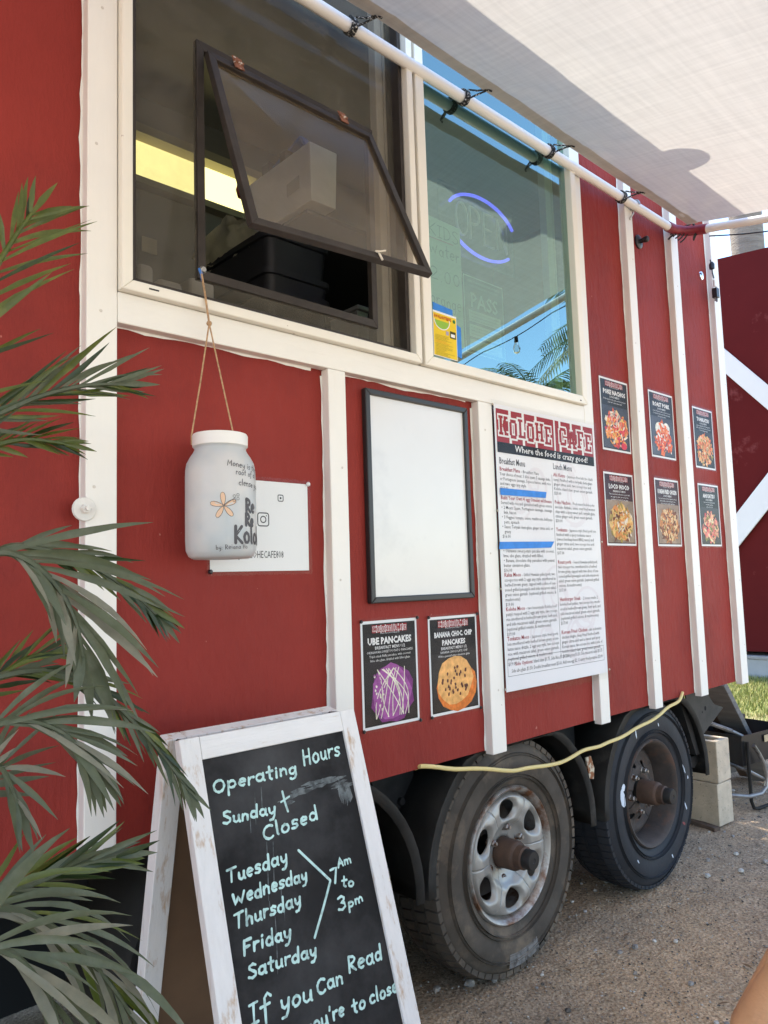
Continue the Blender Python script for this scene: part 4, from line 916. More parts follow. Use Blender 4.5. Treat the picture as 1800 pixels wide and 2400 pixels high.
def hw(F,s,a,bb,size,wd,h,mi,rnd,fit=None,rot=0.0,slant=.0):
    st,w_=hand(s,rnd); kx=size if not fit else fit/w_
    for i,pl_ in enumerate(st):
        q=[]
        for x_,y_ in pl_:
            X=x_*kx+y_*size*slant; Y=y_*size; q.append((a+X*math.cos(rot)-Y*math.sin(rot),bb+X*math.sin(rot)+Y*math.cos(rot)))
        # finer steps along the curve
        qq=[q[0]]
        for u,v in zip(q,q[1:]):
            qq+= [((u[0]+v[0])/2,(u[1]+v[1])/2),v]
        F.ribbon(qq,[wd*rnd.uniform(.72,1.18) for _ in qq],h+.00003*(i%8),mi)
JPX=lambda px: JR*math.asin(max(-.99,min(.99,(400+px*.217-515)/84.0)))
hw(F,'Money is the',JPX(600),.190,.0125,.0014,.0004,0,rj,rot=-.10); hw(F,'root of all',JPX(690),.172,.0115,.0014,.0004,0,rj,rot=-.06); hw(F,'clense your',JPX(720),.150,.0125,.0014,.0004,0,rj,rot=-.06)
fx,fz=JPX(560),.106
for k in range(5):
    a=R_(95+72*k); ux,uy=math.cos(a),math.sin(a); pt=[]
    for i in range(13):
        t_=i/12*math.pi*2; l=.0145-.0135*math.cos(t_); ww=.0062*math.sin(t_)*(.5+.55*l/.028)
        pt.append((fx+ux*l-uy*ww,fz+uy*l+ux*ww))
    F.poly(pt[:-1],.0003,1); F.ribbon(pt,.0009,.0006,0,cap=False)
F.ribbon([(fx,fz),(fx+.012,fz+.009),(fx+.024,fz+.017)],.0009,.0006,0)
for (u,v,r_) in ((.022,.012,.0035),(.022,.020,.003),(.030,.015,.003),(.030,.023,.003)): F.ribbon(arc(fx+u,fz+v,r_,r_,0,360,8),.0008,.0007,0,cap=False)
def fat(s,px,zb,size):
    st,w_=hand(s,rj)
    for pl_ in st: F.ribbon([(JPX(px)+x_*size*.85,zb+y_*size) for x_,y_ in pl_],.0068,.0005+.00004*rj.randint(0,9),2)
fat('Re',790,.094,.030); fat('Re',785,.066,.026); fat('Kolohe',665,.031,.036)
hw(F,'by: Reiana Ho',JPX(475),.0165,.0095,.0010,.0004,0,rj,rot=.03)
b.build('drawing',[mat('pen_ink',(.06,.055,.06),rough=.6),mat('orange_pencil',(.72,.48,.32),rough=.7),mat('marker_grey',(.075,.07,.075),rough=.6)],jr)
TW=mat('jute_twine',(.42,.26,.14),rough=.9,var=.3,vscale=120)
kn=Vector((.8305,-.070,1.817)); top=Vector((.8315,-.036,1.945))
b=MB(); b.tube([top,(.8308,-.050,1.90),kn],.0026,6); b.tube([top,(.8325,-.052,1.885),kn],.0022,6)
le=JC+drt*-.0595+Vector((0,0,JZ0+.245)); re=JC+drt*.030+dcam*-.02+Vector((0,0,JZ0+.266))
b.tube([kn,kn.lerp(le,.5)+Vector((-.001,0,-.002)),le+Vector((0,0,.02)),le],.0019,6); b.tube([kn,kn.lerp(re,.5),re],.0019,6)
b.lathe([(0,-.006),(.005,-.004),(.0062,0),(.005,.004),(0,.006)],10,c=tuple(kn)); b.build('twine',TW,jr)
b=MB(); b.tube([(.829,-.030,1.955),(.8318,-.036,1.942),(.833,-.036,1.925)],[.003,.004,.002],6); b.build('blue_tie',mat('blue_string',(.05,.18,.5),rough=.8),jr)
# ------------------------------------------------------------------ A-frame chalkboard sign
SG=thing('chalkboard_sign','whitewashed wooden A-frame chalkboard with handwritten operating hours','sign',(.85,-.35,0))
WASH=mat('whitewashed_wood',(.74,.71,.68),rough=.75,var=.05,vscale=6,stretch=(9,9,.8),second=(.50,.33,.20),s2scale=6,s2lo=.56,s2hi=.70,bump=.5,bscale=30,bstretch=(6,6,.7),bdist=.003)
WASHH=mat('whitewashed_rail',(.74,.71,.68),rough=.75,var=.05,vscale=6,stretch=(1,6,6),second=(.52,.36,.23),s2scale=7,s2lo=.60,s2hi=.72,bump=.5,bscale=30,bstretch=(.7,6,6),bdist=.003)
SA0,SA1=.6545,1.061; STOP=.972; SY=-.256; SLP=.302
vdir=Vector((0,-SLP,-1)).normalized(); ndir=Vector((0,-1,SLP)).normalized()
def sgP(u,v,n=0): p=Vector((SA0+u,SY,STOP))+vdir*v+ndir*n; return tuple(p)
def sgUV(px,py):
    d=AX*((px-900)/FPX)+AD*((py-1200)/FPX)+AF; p0=Vector((SA0,SY,STOP))
    t=(p0-CAM).dot(ndir)/d.dot(ndir); q=CAM+d*t-p0
    return q.x,q.dot(vdir)
SW=SA1-SA0; SLEN=(STOP-.0)/abs(vdir.z)
def sbox(mb,P,u0,u1,v0,v1,n0,n1):
    q=[P(u0,v0,n0),P(u1,v0,n0),P(u1,v1,n0),P(u0,v1,n0),P(u0,v0,n1),P(u1,v0,n1),P(u1,v1,n1),P(u0,v1,n1)]
    mb.add(q,[(0,3,2,1),(4,5,6,7),(0,1,5,4),(1,2,6,5),(2,3,7,6),(3,0,4,7)])
RW=.039
for nm,(u0,u1,v0,v1),m_ in (('stile',(0,RW,.0,SLEN),WASH),('stile',(SW-RW,SW,.0,SLEN),WASH),('rail',(RW+.0006,SW-RW-.0006,.0006,RW*1.05),WASHH),('rail',(RW+.0006,SW-RW-.0006,SLEN-.16,SLEN-.11),WASHH)):
    b=MB(); b.fixn=True; sbox(b,sgP,u0,u1,v0,v1,-.020,0); b.build(nm,m_,SG,bevel=.0018)
BOARD=mat('smudged_chalkboard',(.019,.018,.018),rough=.8,spec=.15,var=.25,vscale=5,second=(.062,.060,.060),s2scale=4,s2lo=.46,s2hi=.72)
b=MB(); b.fixn=True; sbox(b,sgP,RW-.004,SW-RW+.004,RW-.004,SLEN-.112,-.014,-.006); b.build('chalk_panel',BOARD,SG)
# rear leaf of the A-frame
vr=Vector((0,.215,-1)).normalized(); nr_=Vector((0,-1,-.215)).normalized()
def rrP(u,v,n=0): return tuple(Vector((SA0+u+.004,SY+.062,STOP-.006))+vr*v+nr_*n)
RL=(STOP-.006)/abs(vr.z)
for (u0,u1,v0,v1) in ((0,RW,0,RL),(SW-RW-.008,SW-.008,0,RL),(RW+.0006,SW-RW-.0086,0,RW),(RW+.0006,SW-RW-.0086,RL-.16,RL-.11)):
    b=MB(); b.fixn=True; sbox(b,rrP,u0,u1,v0,v1,-.020,.010); b.build('rear_stile' if u1-u0<.1 else 'rear_rail',WASH,SG,bevel=.0018)
b=MB(); b.fixn=True; sbox(b,rrP,RW-.003,SW-RW-.005,RW-.003,RL-.112,-.010,-.004); b.build('rear_panel',mat('brown_hardboard',(.15,.085,.045),rough=.7,var=.15,vscale=6),SG)
b=MB(); b.tube([sgP(.02,.004,-.021),rrP(.02,.004,.012)],.004,8); b.tube([sgP(SW-.02,.004,-.021),rrP(SW-.03,.004,.012)],.004,8); b.build('hinge',BRONZE,SG)
# chalk writing
class SgF(Flat):
    def __init__(s,mb): s.mb=mb
    def P(s,a,b,h): return sgP(a,-b,h-.006)
CHK=mat('mint_chalk',(.50,.70,.65),rough=.9,var=.1,vscale=40,second=(.26,.36,.34),s2scale=55,s2lo=.52,s2hi=.68); SME=mat('chalk_smear',(.135,.15,.15),rough=.95,var=.3,vscale=60,second=(.05,.052,.052),s2scale=45,s2lo=.45,s2hi=.6)
rk=random.Random(31)
def k8(x,y): u,v=sgUV(450+x*.33152,1720+y*.33152); return u,-v
WORDS=[('Operating',(165,415),(755,268),95),('Hours',(800,218),(1062,148),112),('Sunday',(228,640),(605,560),88),('Closed',(520,752),(905,598),100),
 ('Tuesday',(262,1055),(690,905),104),('Wednesday',(300,1215),(828,1030),100),('Thursday',(315,1385),(785,1205),112),('Friday',(375,1565),(715,1440),112),('Saturday',(410,1735),(895,1560),104),
 ('7',(1000,1062),(1050,1040),110),('Am',(1045,945),(1142,905),62),('to',(1070,1085),(1158,1070),70),('3',(1045,1250),(1105,1225),95),('pm',(1120,1230),(1228,1175),70),
 ('If',(425,2065),(580,1985),150),('you',(640,1965),(868,1880),135),('Can',(900,1850),(1085,1760),115),('Read',(1120,1695),(1358,1590),120),
 ("you're",(820,2140),(1095,1985),120),('to',(1150,1985),(1245,1930),105),('close',(1272,1915),(1470,1820),100)]
for i,(s,pa,pb,hh) in enumerate(WORDS):
    b=MB(); F=SgF(b); a0=k8(*pa); a1=k8(*pb); d=Vector((a1[0]-a0[0],a1[1]-a0[1])); rot=math.atan2(d.y,d.x)
    up=k8(pa[0],pa[1]-hh); size=math.hypot(up[0]-a0[0],up[1]-a0[1])
    hw(F,s,a0[0],a0[1],size,.0047 if size>.02 else .0040,.0004+.0002*(i%3),0,rk,fit=d.length,rot=rot,slant=.10); b.build('chalk_word',CHK,SG)
b=MB(); F=SgF(b)
L1=[k8(765,822),k8(990,1035)]; L2=[k8(990,1040),k8(940,1230),k8(880,1440)]
F.ribbon(L1,.0048,.0005,0); F.ribbon(L2,.0048,.0006,0); b.build('chalk_arrow',CHK,SG); b=MB(); F=SgF(b)
F.ribbon([k8(650,405),k8(668,480),k8(690,545)],.0045,.0005,0); F.ribbon([k8(640,480),k8(700,440)],.0035,.0006,0)
# rubbed-out chalk
rs2=random.Random(8)
for k in range(46):
    q=k/45; x=690+q*430; y=470-140*math.sin(q*2.3)+rs2.uniform(-28,28); L=rs2.uniform(30,75)
    F.ribbon([k8(x-L,y+L*.35),k8(x,y),k8(x+L*.8,y-L*.25)],[.001,rs2.uniform(.003,.008),.001],.0001+.00002*(k%9),1,cap=False)
for k in range(10): F.ribbon([k8(1040+k*9,340+rs2.uniform(-20,20)),k8(1060+k*9,420+rs2.uniform(-20,30)),k8(1075+k*6,480+rs2.uniform(-30,30))],[.001,.006,.001],.0002+.00002*k,1,cap=False)
for (x,y0_,y1_) in ((455,410,640),(500,370,560),(540,760,1000),(585,760,1120),(600,1290,1440),(660,1180,1320),(545,860,1180),(610,1440,1700),(640,1050,1250),(420,560,700),(560,1180,1300)):
    F.ribbon([k8(x,y0_),k8(x+5,(y0_+y1_)/2),k8(x+9,y1_)],[.0008,.0022,.0006],.0003+.00001*rs2.randint(0,9),1,cap=False)
stuff(b.build('chalk_smear',[CHK,SME],SG))

# ------------------------------------------------------------------ canopy
CN=thing('canopy','white fabric shade canopy laced to white pipes over the serving side','canopy',(0.8,-1.7,2.1))
CX0,CX1=-1.55,3.202; CY0,CY1=-.1115,-3.3
def cz(x,y):
    z=2.771+.2*(y-CY0)
    z+=.006*noise.noise(Vector((x*1.6,y*2.2,1)))+.004*noise.noise(Vector((x*5,y*1.5,4)))
    z-=.018*math.sin(math.pi*min(1,max(0,(x-CX0)/(CX1-CX0))))*math.sin(math.pi*min(1,max(0,(CY0-y)/(CY0-CY1))))
    z+=.012*abs(noise.noise(Vector((x*.9+y*.5,y*2.6-x*.35,7))))+.006*abs(noise.noise(Vector((x*2.3-y*.8,y*1.2,11))))
    for tx in TIES:
        d=math.hypot(x-tx,y-CY0); a=math.atan2(y-CY0,x-tx)
        z+=.0035*math.cos(a*11+tx*5)*math.exp(-d*3.2)*min(1,d*9)
    d=math.hypot(x-CX1,y-CY0); a=math.atan2(y-CY0,x-CX1); z+=.006*math.cos(a*14)*math.exp(-d*2.5)*min(1,d*6)
    return z
TIES=[at(px,py,-.05).x for px,py in ((820,14),(1085,207),(1285,337),(1455,446))]+[.35,-.45]
FAB=cloth('white_shade_fabric',(.75,.735,.71),.18,(.73,.715,.68))
b=MB(); nx,ny=190,120
for j in range(ny+1):
    for i in range(nx+1):
        x=CX0+(CX1-CX0)*i/nx; q=(j/ny)**1.5; y=CY0+(CY1-CY0)*q; b.v.append((x,y,cz(x,y)))
for j in range(ny):
    for i in range(nx):
        a=j*(nx+1)+i; b.f.append((a,a+1,a+nx+2,a+nx+1)); b.m.append(0)
b.build('fabric',FAB,CN,smooth=True,angle=180)
b=MB()
for i in range(160):
    xa=CX0+(CX1-CX0)*i/160; xb=CX0+(CX1-CX0)*(i+1)/160
    b.add([(xa,CY0+.002,cz(xa,CY0)-.004),(xb,CY0+.002,cz(xb,CY0)-.004),(xb,CY0-.045,cz(xb,CY0-.045)-.003),(xa,CY0-.045,cz(xa,CY0-.045)-.003)],[(0,1,2,3)])
b.build('hem',cloth('doubled_hem_fabric',(.62,.56,.49),.35,(.7,.62,.53)),CN,smooth=True)
PIPE=mat('white_pvc_pipe',(.78,.75,.70),rough=.35,var=.04,vscale=4,specks=(.2,.15,.12),sscale=80,sth=.80)
PR_=.0178; PYY=-.050; PZ=2.764
b=MB(); b.tube([(CX0,PYY,PZ),(0,PYY,PZ),(1.5,PYY,PZ-.002),(3.151,PYY,PZ)],PR_,16); b.build('pipe',PIPE,CN,smooth=True,angle=60)
E0=Vector((3.243,-.155,PZ-.02)); E1=Vector((3.243,-3.35,PZ-.02-.2*3.195))
b=MB(); b.tube([E0,E1],PR_,16); b.build('pipe',PIPE,CN,smooth=True,angle=60)
b=MB(); b.tube([E1,(CX0,-3.35,E1.z)],PR_,12); b.build('pipe',PIPE,CN,smooth=True,angle=60)
for x in (3.243,CX0):
    b=MB(); b.tube([(x,-3.35,E1.z),(x,-3.35,0)],PR_*1.2,12); b.build('post',PIPE,CN,smooth=True,angle=60)
b=MB(); b.tube([(3.136,PYY,PZ),(3.187,PYY-.004,PZ),(3.226,PYY-.03,PZ-.005),(3.241,PYY-.07,PZ-.012),(3.243,-.175,PZ-.024)],PR_*1.22,16); b.build('elbow',mat('red_tape_wrap',(.22,.018,.03),rough=.4,var=.2,vscale=50),CN,smooth=True,angle=60)
CORD=mat('black_white_paracord',(.012,.012,.012),rough=.85,second=(.62,.60,.56),s2scale=170,s2lo=.56,s2hi=.60)
def helix(cx,r,turns,L,n,z=PZ): return [(cx-L/2+L*i/n,PYY+r*math.cos(2*math.pi*turns*i/n),z+r*math.sin(2*math.pi*turns*i/n)) for i in range(n+1)]
for tx in TIES:
    b=MB(); b.tube(helix(tx,PR_+.0035,4.2,.022,70),.0034,6)
    e=(tx+.035,CY0-.012,cz(tx+.035,CY0-.012)-.006)
    b.tube([(tx-.012,PYY-.012,PZ-PR_-.004),(tx+.01,PYY-.03,PZ-.008),(tx+.025,PYY-.05,PZ+.0),e,(e[0]+.012,e[1]-.004,e[2]-.001)],.0032,6)
    b.tube([(tx+.008,PYY-.016,PZ+PR_+.004),(tx+.022,PYY-.04,PZ+.012),(e[0]-.004,e[1]+.004,e[2]+.002)],.0030,6); b.build('cord_tie',CORD,CN,smooth=True)
b=MB(); r5=random.Random(6)
for k in range(5):
    p0=Vector((3.205+.006*k,-.065-.008*k,PZ+.016-.01*k)); b.tube([p0,p0+Vector((-.02,.012,-.028)),p0+Vector((-.032,.022,-.040))],.0032,6)
b.tube([(3.165,-.035,PZ-.045),(3.195,-.05,PZ-.015),(3.225,-.08,PZ+.012),(3.232,-.11,PZ+.02)],.004,6)
for k in range(3): b.tube([(3.228+.008*k,-.12,PZ+.018),(3.233+.004*k,-.135,PZ-.02),(3.228,-.12,PZ-.05-.006*k)],.0035,6)
b.build('cord_lashing',mat('dark_cord',(.03,.024,.022),rough=.9,second=(.3,.28,.25),s2scale=150,s2lo=.6,s2hi=.66),CN,smooth=True)
# pipe hanger hook screwed to a batten
b=MB(); hx=2.845; b.tube([(hx-.012,-.031,2.705),(hx-.012,-.036,2.714),(hx-.008,-.046,2.730)]+[(hx,PYY+.0215*math.cos(R_(a)),PZ+.0215*math.sin(R_(a))) for a in range(-70,200,15)][::1],.0038,8); b.build('pipe_hook',mat('galvanised_wire',(.45,.44,.42),rough=.4,metal=.8),CN,smooth=True)
# string of bulbs under the side pipe
SLT=thing('string_lights','dark cable with clear bulbs strung along the side pipe of the canopy','string lights',(3.2,-1.7,2.3))
b=MB(); pts=[]
for i in range(41):
    q=i/40; y=-.17-3.1*q; pts.append((3.278,y,PZ-.045-.2*(3.1*q)-.02*abs(math.sin(q*math.pi*6))))
b.tube(pts,.003,6); b.build('cable',BLACKP,SLT)
for i in range(6):
    q=(i+.5)/6; y=-.17-3.1*q; z=PZ-.045-.2*3.1*q-.02
    b=MB(); b.lathe([(0,0),(.010,0),(.012,-.03),(.009,-.034)],10,c=(3.278,y,z)); b.build('socket',BLACKP,SLT,smooth=True)
    b=MB(); b.lathe([(.009,-.034),(.016,-.05),(.021,-.07),(.016,-.09),(0,-.098)],14,c=(3.278,y,z)); b.build('bulb',glass('bulb_glass_%d'%i,(.9,.9,.88),ior=1.5),SLT,smooth=True)
# hanging plug and clear hook by the end batten
PG=thing('power_plug','black plug dangling on a cord at the far end batten','plug',(3.60,-.05,2.60))
b=MB(); b.tube([(3.575,-.045,2.735),(3.575,-.05,2.70),(3.572,-.052,2.665),(3.58,-.054,2.64)],.003,6); b.lathe([(0,-.018),(.012,-.012),(.013,.01),(.006,.022),(0,.024)],10,c=(3.575,-.05,2.70)); b.build('cord',BLACKP,PG,smooth=True)
b=MB(); b.tube([(3.582,-.052,2.635),(3.585,-.052,2.60)],.005,6); b.box(3.560,3.566,-.052,-.050,2.60,2.635); b.box(3.592,3.61,-.056,-.052,2.592,2.607); b.build('paper_tag',mat('tag_plastic',(.62,.55,.48),rough=.6),PG)
b=MB(); b.box(3.572,3.602,-.066,-.042,2.545,2.592); b.box(3.577,3.580,-.058,-.050,2.527,2.545,1); b.box(3.594,3.597,-.058,-.050,2.527,2.545,1); b.build('plug_body',[BLACKP,mat('prong_steel',(.3,.29,.28),rough=.4,metal=.8)],PG,bevel=.003)
HK=thing('clear_hook','clear plastic adhesive hook beside the end batten','hook',(3.56,-.01,2.665))
b=MB(); b.lathe([(.022,-.002),(.020,-.006),(.01,-.010),(0,-.011)],18,axis='y',c=(3.56,-.001,2.665)); b.build('hook_plate',glass('clear_hook_plastic',(.86,.86,.85),ior=1.45,haze=.2,hazecol=(.7,.7,.7)),HK,smooth=True)

# ------------------------------------------------------------------ extension cord
ec=MB(); pp=[(975,1800),(996.6,1797.5),(1103.6,1804),(1190,1806),(1250,1801),(1291.7,1795.7),(1340,1776),(1380,1757),(1423,1738.6),(1470,1719),(1517.5,1691.5),(1562,1664),(1590,1641),(1600,1620)]
P=[at(a,b_,-.012 if a>985 else .03) for a,b_ in pp]
fine=[]
for i in range(len(P)-1):
    p0=P[max(i-1,0)];p1=P[i];p2=P[i+1];p3=P[min(i+2,len(P)-1)]
    for k in range(6):
        t=k/6; fine.append(.5*((2*p1)+(p2-p0)*t+(2*p0-5*p1+4*p2-p3)*t*t+(3*p1-p0-3*p2+p3)*t*t*t))
fine.append(P[-1]); rc_=random.Random(3)
fine=[q+Vector((0,noise.noise(q*9)*.006,noise.noise(q*7+Vector((3,1,2)))*.009)) for q in fine]
ec.tube(fine,.0062,8); tag(ec.build('extension_cord',mat('yellow_cord',(.72,.58,.24),rough=.5,second=(.28,.07,.05),s2scale=9,s2lo=.66,s2hi=.70),smooth=True),'yellow extension cord drooping across the trailer wheels','cord')

# ------------------------------------------------------------------ things behind and on the glass
FL=thing('taped_flyer','small yellow flyer taped with blue strips to the green window','flyer',(1.66,.008,1.90))
b=MB(); F=Flat((1.607,-.0235,1.903),(1,0,-.01),(0.01,0,1),(0,-1,0),b); fw_,fh_=.106,.139
F.rect(0,0,fw_,fh_,.0002,0); F.rect(.002,.002,fw_-.002,fh_-.006,.0005,1)
F.text('BON VILLA BUTTERFLIES',.005,fh_-.021,.014,.0010,3,bold=.03,fit=fw_*.72)
F.poly([(.008+p[0],fh_-.028+p[1]) for p in [(0,0),(.062,0)]]+[(.039+p[0],fh_-.028+p[1]) for p in arc(0,0,.031,.026,0,-180,10)[1:-1]],.0009,4)
F.ribbon([(.039+p[0],fh_-.026+p[1]) for p in arc(0,0,.034,.028,10,-180,12)],.003,.0012,0); F.blob(.094,fh_-.018,.006,.006,.0012,5,n=10,j=0)
rf_=random.Random(17)
for k in range(15):
    y=.064-k*.0043; F.text('in crisp golden butter baked daily with fresh fruit filling'[rf_.randint(0,8):rf_.randint(30,55)],.008,y,.0042,.0010,3 if k in (4,5) else 2,fit=fw_-.018)
F.rect(.056,.072,.068,.084,.0010,6); F.rect(.074,.066,.100,.088,.0010,2); F.rect(.078,.070,.096,.080,.0013,0)
b.build('print',[PW,pm('flyer_yellow',(.78,.55,.03)),pm('flyer_ink',(.06,.055,.02)),pm('flyer_red',(.55,.06,.03)),pm('flyer_green',(.28,.48,.06)),pm('flyer_dark_green',(.05,.2,.05)),pm('flyer_lilac',(.4,.36,.5))],FL)
for (a0,b0,a1,b1) in ((1.611,2.033,1.699,2.066),(1.586,1.921,1.6065,2.023),(1.7135,1.914,1.735,2.018)):
    b=MB(); b.fixn=True; b.prism([(a0,-.0232,b0+.004),(a1,-.0232,b0),(a1,-.0232,b1-.006),(a0,-.0232,b1)],(0,.0006,0)); b.build('tape_strip',TAPE,FL)
PC=thing('pass_placard','green inspection placard reading PASS behind the window','placard',(1.945,.05,1.97))
b=MB(); F=Flat((1.842,.05,1.975),(1,0,0),(0,0,1),(0,-1,0),b)
F.rect(0,0,.208,.265,.0002,0); F.rect(.004,.004,.204,.261,.0004,1)
F.text('STATE OF HAWAII DEPARTMENT OF HEALTH',.104,.243,.012,.0007,0,align='c',fit=.17); F.text('FOOD ESTABLISHMENT INSPECTION',.104,.228,.011,.0007,0,align='c',fit=.15)
F.text('PASS',.104,.160,.070,.0007,0,bold=.02,align='c',fit=.15)
F.rect(.022,.110,.190,.148,.0007,0); F.rect(.022,.058,.190,.100,.0007,0); F.rect(.022,.012,.190,.050,.0007,0)
for k in range(3): F.text('This establishment was inspected and found in compliance',.03,.136-k*.011,.0085,.0010,1,fit=.15); F.text('with the applicable food safety requirements of the state',.03,.088-k*.011,.0085,.0010,1,fit=.15)
b.build('print',[pm('placard_white',(.75,.78,.72)),pm('placard_green',(.10,.17,.12))],PC)
DL=thing('drink_list','pale green handwritten drink list taped inside the window','paper',(1.7,.05,1.98))
b=MB(); F=Flat((1.600,.052,1.985),(1,0,0),(0,0,1),(0,-1,0),b); F.rect(0,0,.238,.405,.0002,0); rd_=random.Random(2)
for s_x,y_ in (('KIDS',.345),('Water',.285),('2.00',.200),('orange',.120),('le orange',.070)):
    hw(F,s_x,.085 if s_x!='le orange' else .06,y_,.042,.0035,.0004,1,rd_,fit=min(.145,.04*len(s_x)))
F.ribbon([(.085,.335),(.20,.338)],.003,.0006,2); b.build('print',[pm('pale_green_paper',(.60,.75,.55)),pm('green_marker',(.16,.30,.16)),pm('red_marker',(.55,.2,.15))],DL)
OS=thing('open_sign','OPEN neon sign with glowing blue arcs inside the right window','neon sign',(1.985,.08,2.36))
BL=emit('blue_neon',(.11,.09,.9),.85); LT=mat('unlit_tube',(.72,.60,.55),rough=.25)
oc=Vector((1.988,.075,2.446))
b=MB(); b.tube([oc+Vector((.185*math.cos(R_(a)),0,.108*math.sin(R_(a)))) for a in range(155,18,-6)],.0055,8); b.build('upper_tube',BL,OS,smooth=True)
b=MB(); b.tube([oc+Vector((.185*math.cos(R_(a)),0,.108*math.sin(R_(a)))) for a in range(205,325,6)],.0055,8); b.build('lower_tube',BL,OS,smooth=True)
for i,cch in enumerate('OPEN'):
    GL={'O':[arc(.22,.5,.22,.5,90,450,16)],'P':[[(0,0),(0,1)]+arc(.12,.74,.26,.26,90,-90,8)+[(.02,.48)]],'E':[[(.4,1),(0,1),(0,.5),(.32,.5)],[(0,.5),(0,0),(.4,0)]],'N':[[(0,0),(0,1),(.42,0),(.42,1)]]}[cch]
    b=MB()
    for pl_ in GL: b.tube([oc+Vector((-.138+i*.072+p[0]*.13,0,-.055+p[1]*.115)) for p in pl_],.0042,8)
    b.build('letter_tube',LT,OS,smooth=True)
b=MB(); b.box(oc.x-.2,oc.x+.2,oc.y+.02,oc.y+.023,oc.z-.12,oc.z+.12); b.build('backing',glass('clear_backing',(.75,.75,.75),ior=1.4,haze=.25,hazecol=(.12,.12,.12)),OS)

# ------------------------------------------------------------------ inside the trailer
LP=thing('light_panel','glowing yellow light panel along the inner wall seen through the window','light panel',(1.6,1.32,2.95))
a=at(300,316,1.315); c=at(584,512,1.315); d=at(592,430,1.315)
b=MB(); b.box(a.x,d.x,1.312,1.333,c.z,a.z-.01); b.build('diffuser',emit('yellow_diffuser',(1.0,.92,.38),.50),LP)
b=MB(); b.box(a.x-.02,d.x+.02,1.285,1.335,c.z-.03,c.z-.001); b.box(a.x-.02,d.x+.02,1.25,1.335,a.z-.008,a.z+.03); b.build('housing',mat('beige_housing',(.35,.3,.2),rough=.6),LP)
ct=MB(); ct.box(.68,2.39,.046,.42,1.78,1.81); tag(ct.build('counter',mat('steel_counter',(.3,.3,.29),rough=.4,metal=.7)),'steel counter inside behind the serving windows','counter')
nb=at(726,330,.34); nbz=at(737,468,.34).z
SB=thing('storage_bin','white plastic bin of utensils on a high shelf inside the window','bin',(nb.x,.5,nbz))
yb=atX(592,412,nb.x).y
yb=min(1.15,max(.7,yb)); b=MB(); wx=.115
b.fixn=True
rim=[(nb.x,.34),(nb.x+wx,.34),(nb.x+wx,yb),(nb.x,yb)]; bot=[(nb.x+.006,.346),(nb.x+wx-.006,.346),(nb.x+wx-.006,yb-.006),(nb.x+.006,yb-.006)]
b.add([(x,y,nbz) for x,y in bot]+[(x,y,nb.z) for x,y in rim]+[(x+(.006 if x==nb.x else -.006),y+(.006 if y==.34 else -.006),nb.z) for x,y in rim]+[(x,y,nbz+.012) for x,y in bot],
  [(3,2,1,0)]+[(i,(i+1)%4,4+(i+1)%4,4+i) for i in range(4)]+[(4+i,4+(i+1)%4,8+(i+1)%4,8+i) for i in range(4)]+[(8+i,8+(i+1)%4,12+(i+1)%4,12+i) for i in range(4)]+[(12,13,14,15)])
BINM=mat('off_white_bin',(.82,.79,.73),rough=.5,var=.04,vscale=5); b.build('bin_body',BINM,SB,bevel=.008,bseg=3)
b=MB(); b.fixn=True; b.prism([(nb.x-.001,.40,nbz+.06),(nb.x-.001,.47,nbz+.055),(nb.x-.001,.47,nbz+.10),(nb.x-.001,.40,nbz+.105)],(.0006,0,0)); b.build('label',mat('grey_label',(.45,.42,.38),rough=.6),SB)
UT=thing('kitchen_utensils','blue and red handles sticking out of the white bin','utensils',(nb.x+.05,.6,nb.z))
b=MB(); b.bar((nb.x+.05,.36,nb.z-.05),(nb.x+.05,.44,nb.z+.075),.03,.012); b.bar((nb.x+.05,.44,nb.z+.075),(nb.x+.05,.66,nb.z+.02),.03,.012); b.build('blue_handle',mat('blue_handle',(.05,.13,.45),rough=.4),UT,bevel=.003)
b=MB(); b.lathe([(0,-.03),(.022,-.024),(.028,0),(.022,.024),(0,.03)],14,c=(nb.x+.04,.80,nb.z+.035)); b.build('red_knob',mat('red_knob',(.55,.07,.05),rough=.4),UT,smooth=True)
for q_ in ((.50,.54),(.60,.65)):
    b=MB(); b.box(nb.x+.02,nb.x+.09,q_[0],q_[1],nb.z-.04,nb.z+.055); b.build('dark_tool',BLACKP,UT,bevel=.004)
shf=MB(); shf.box(nb.x+.03,nb.x+.9,.40,1.33,nbz-.014,nbz-.001); tag(shf.build('shelf',mat('dark_shelf',(.05,.046,.04),rough=.7)),'dark high shelf carrying the white bin','shelf')
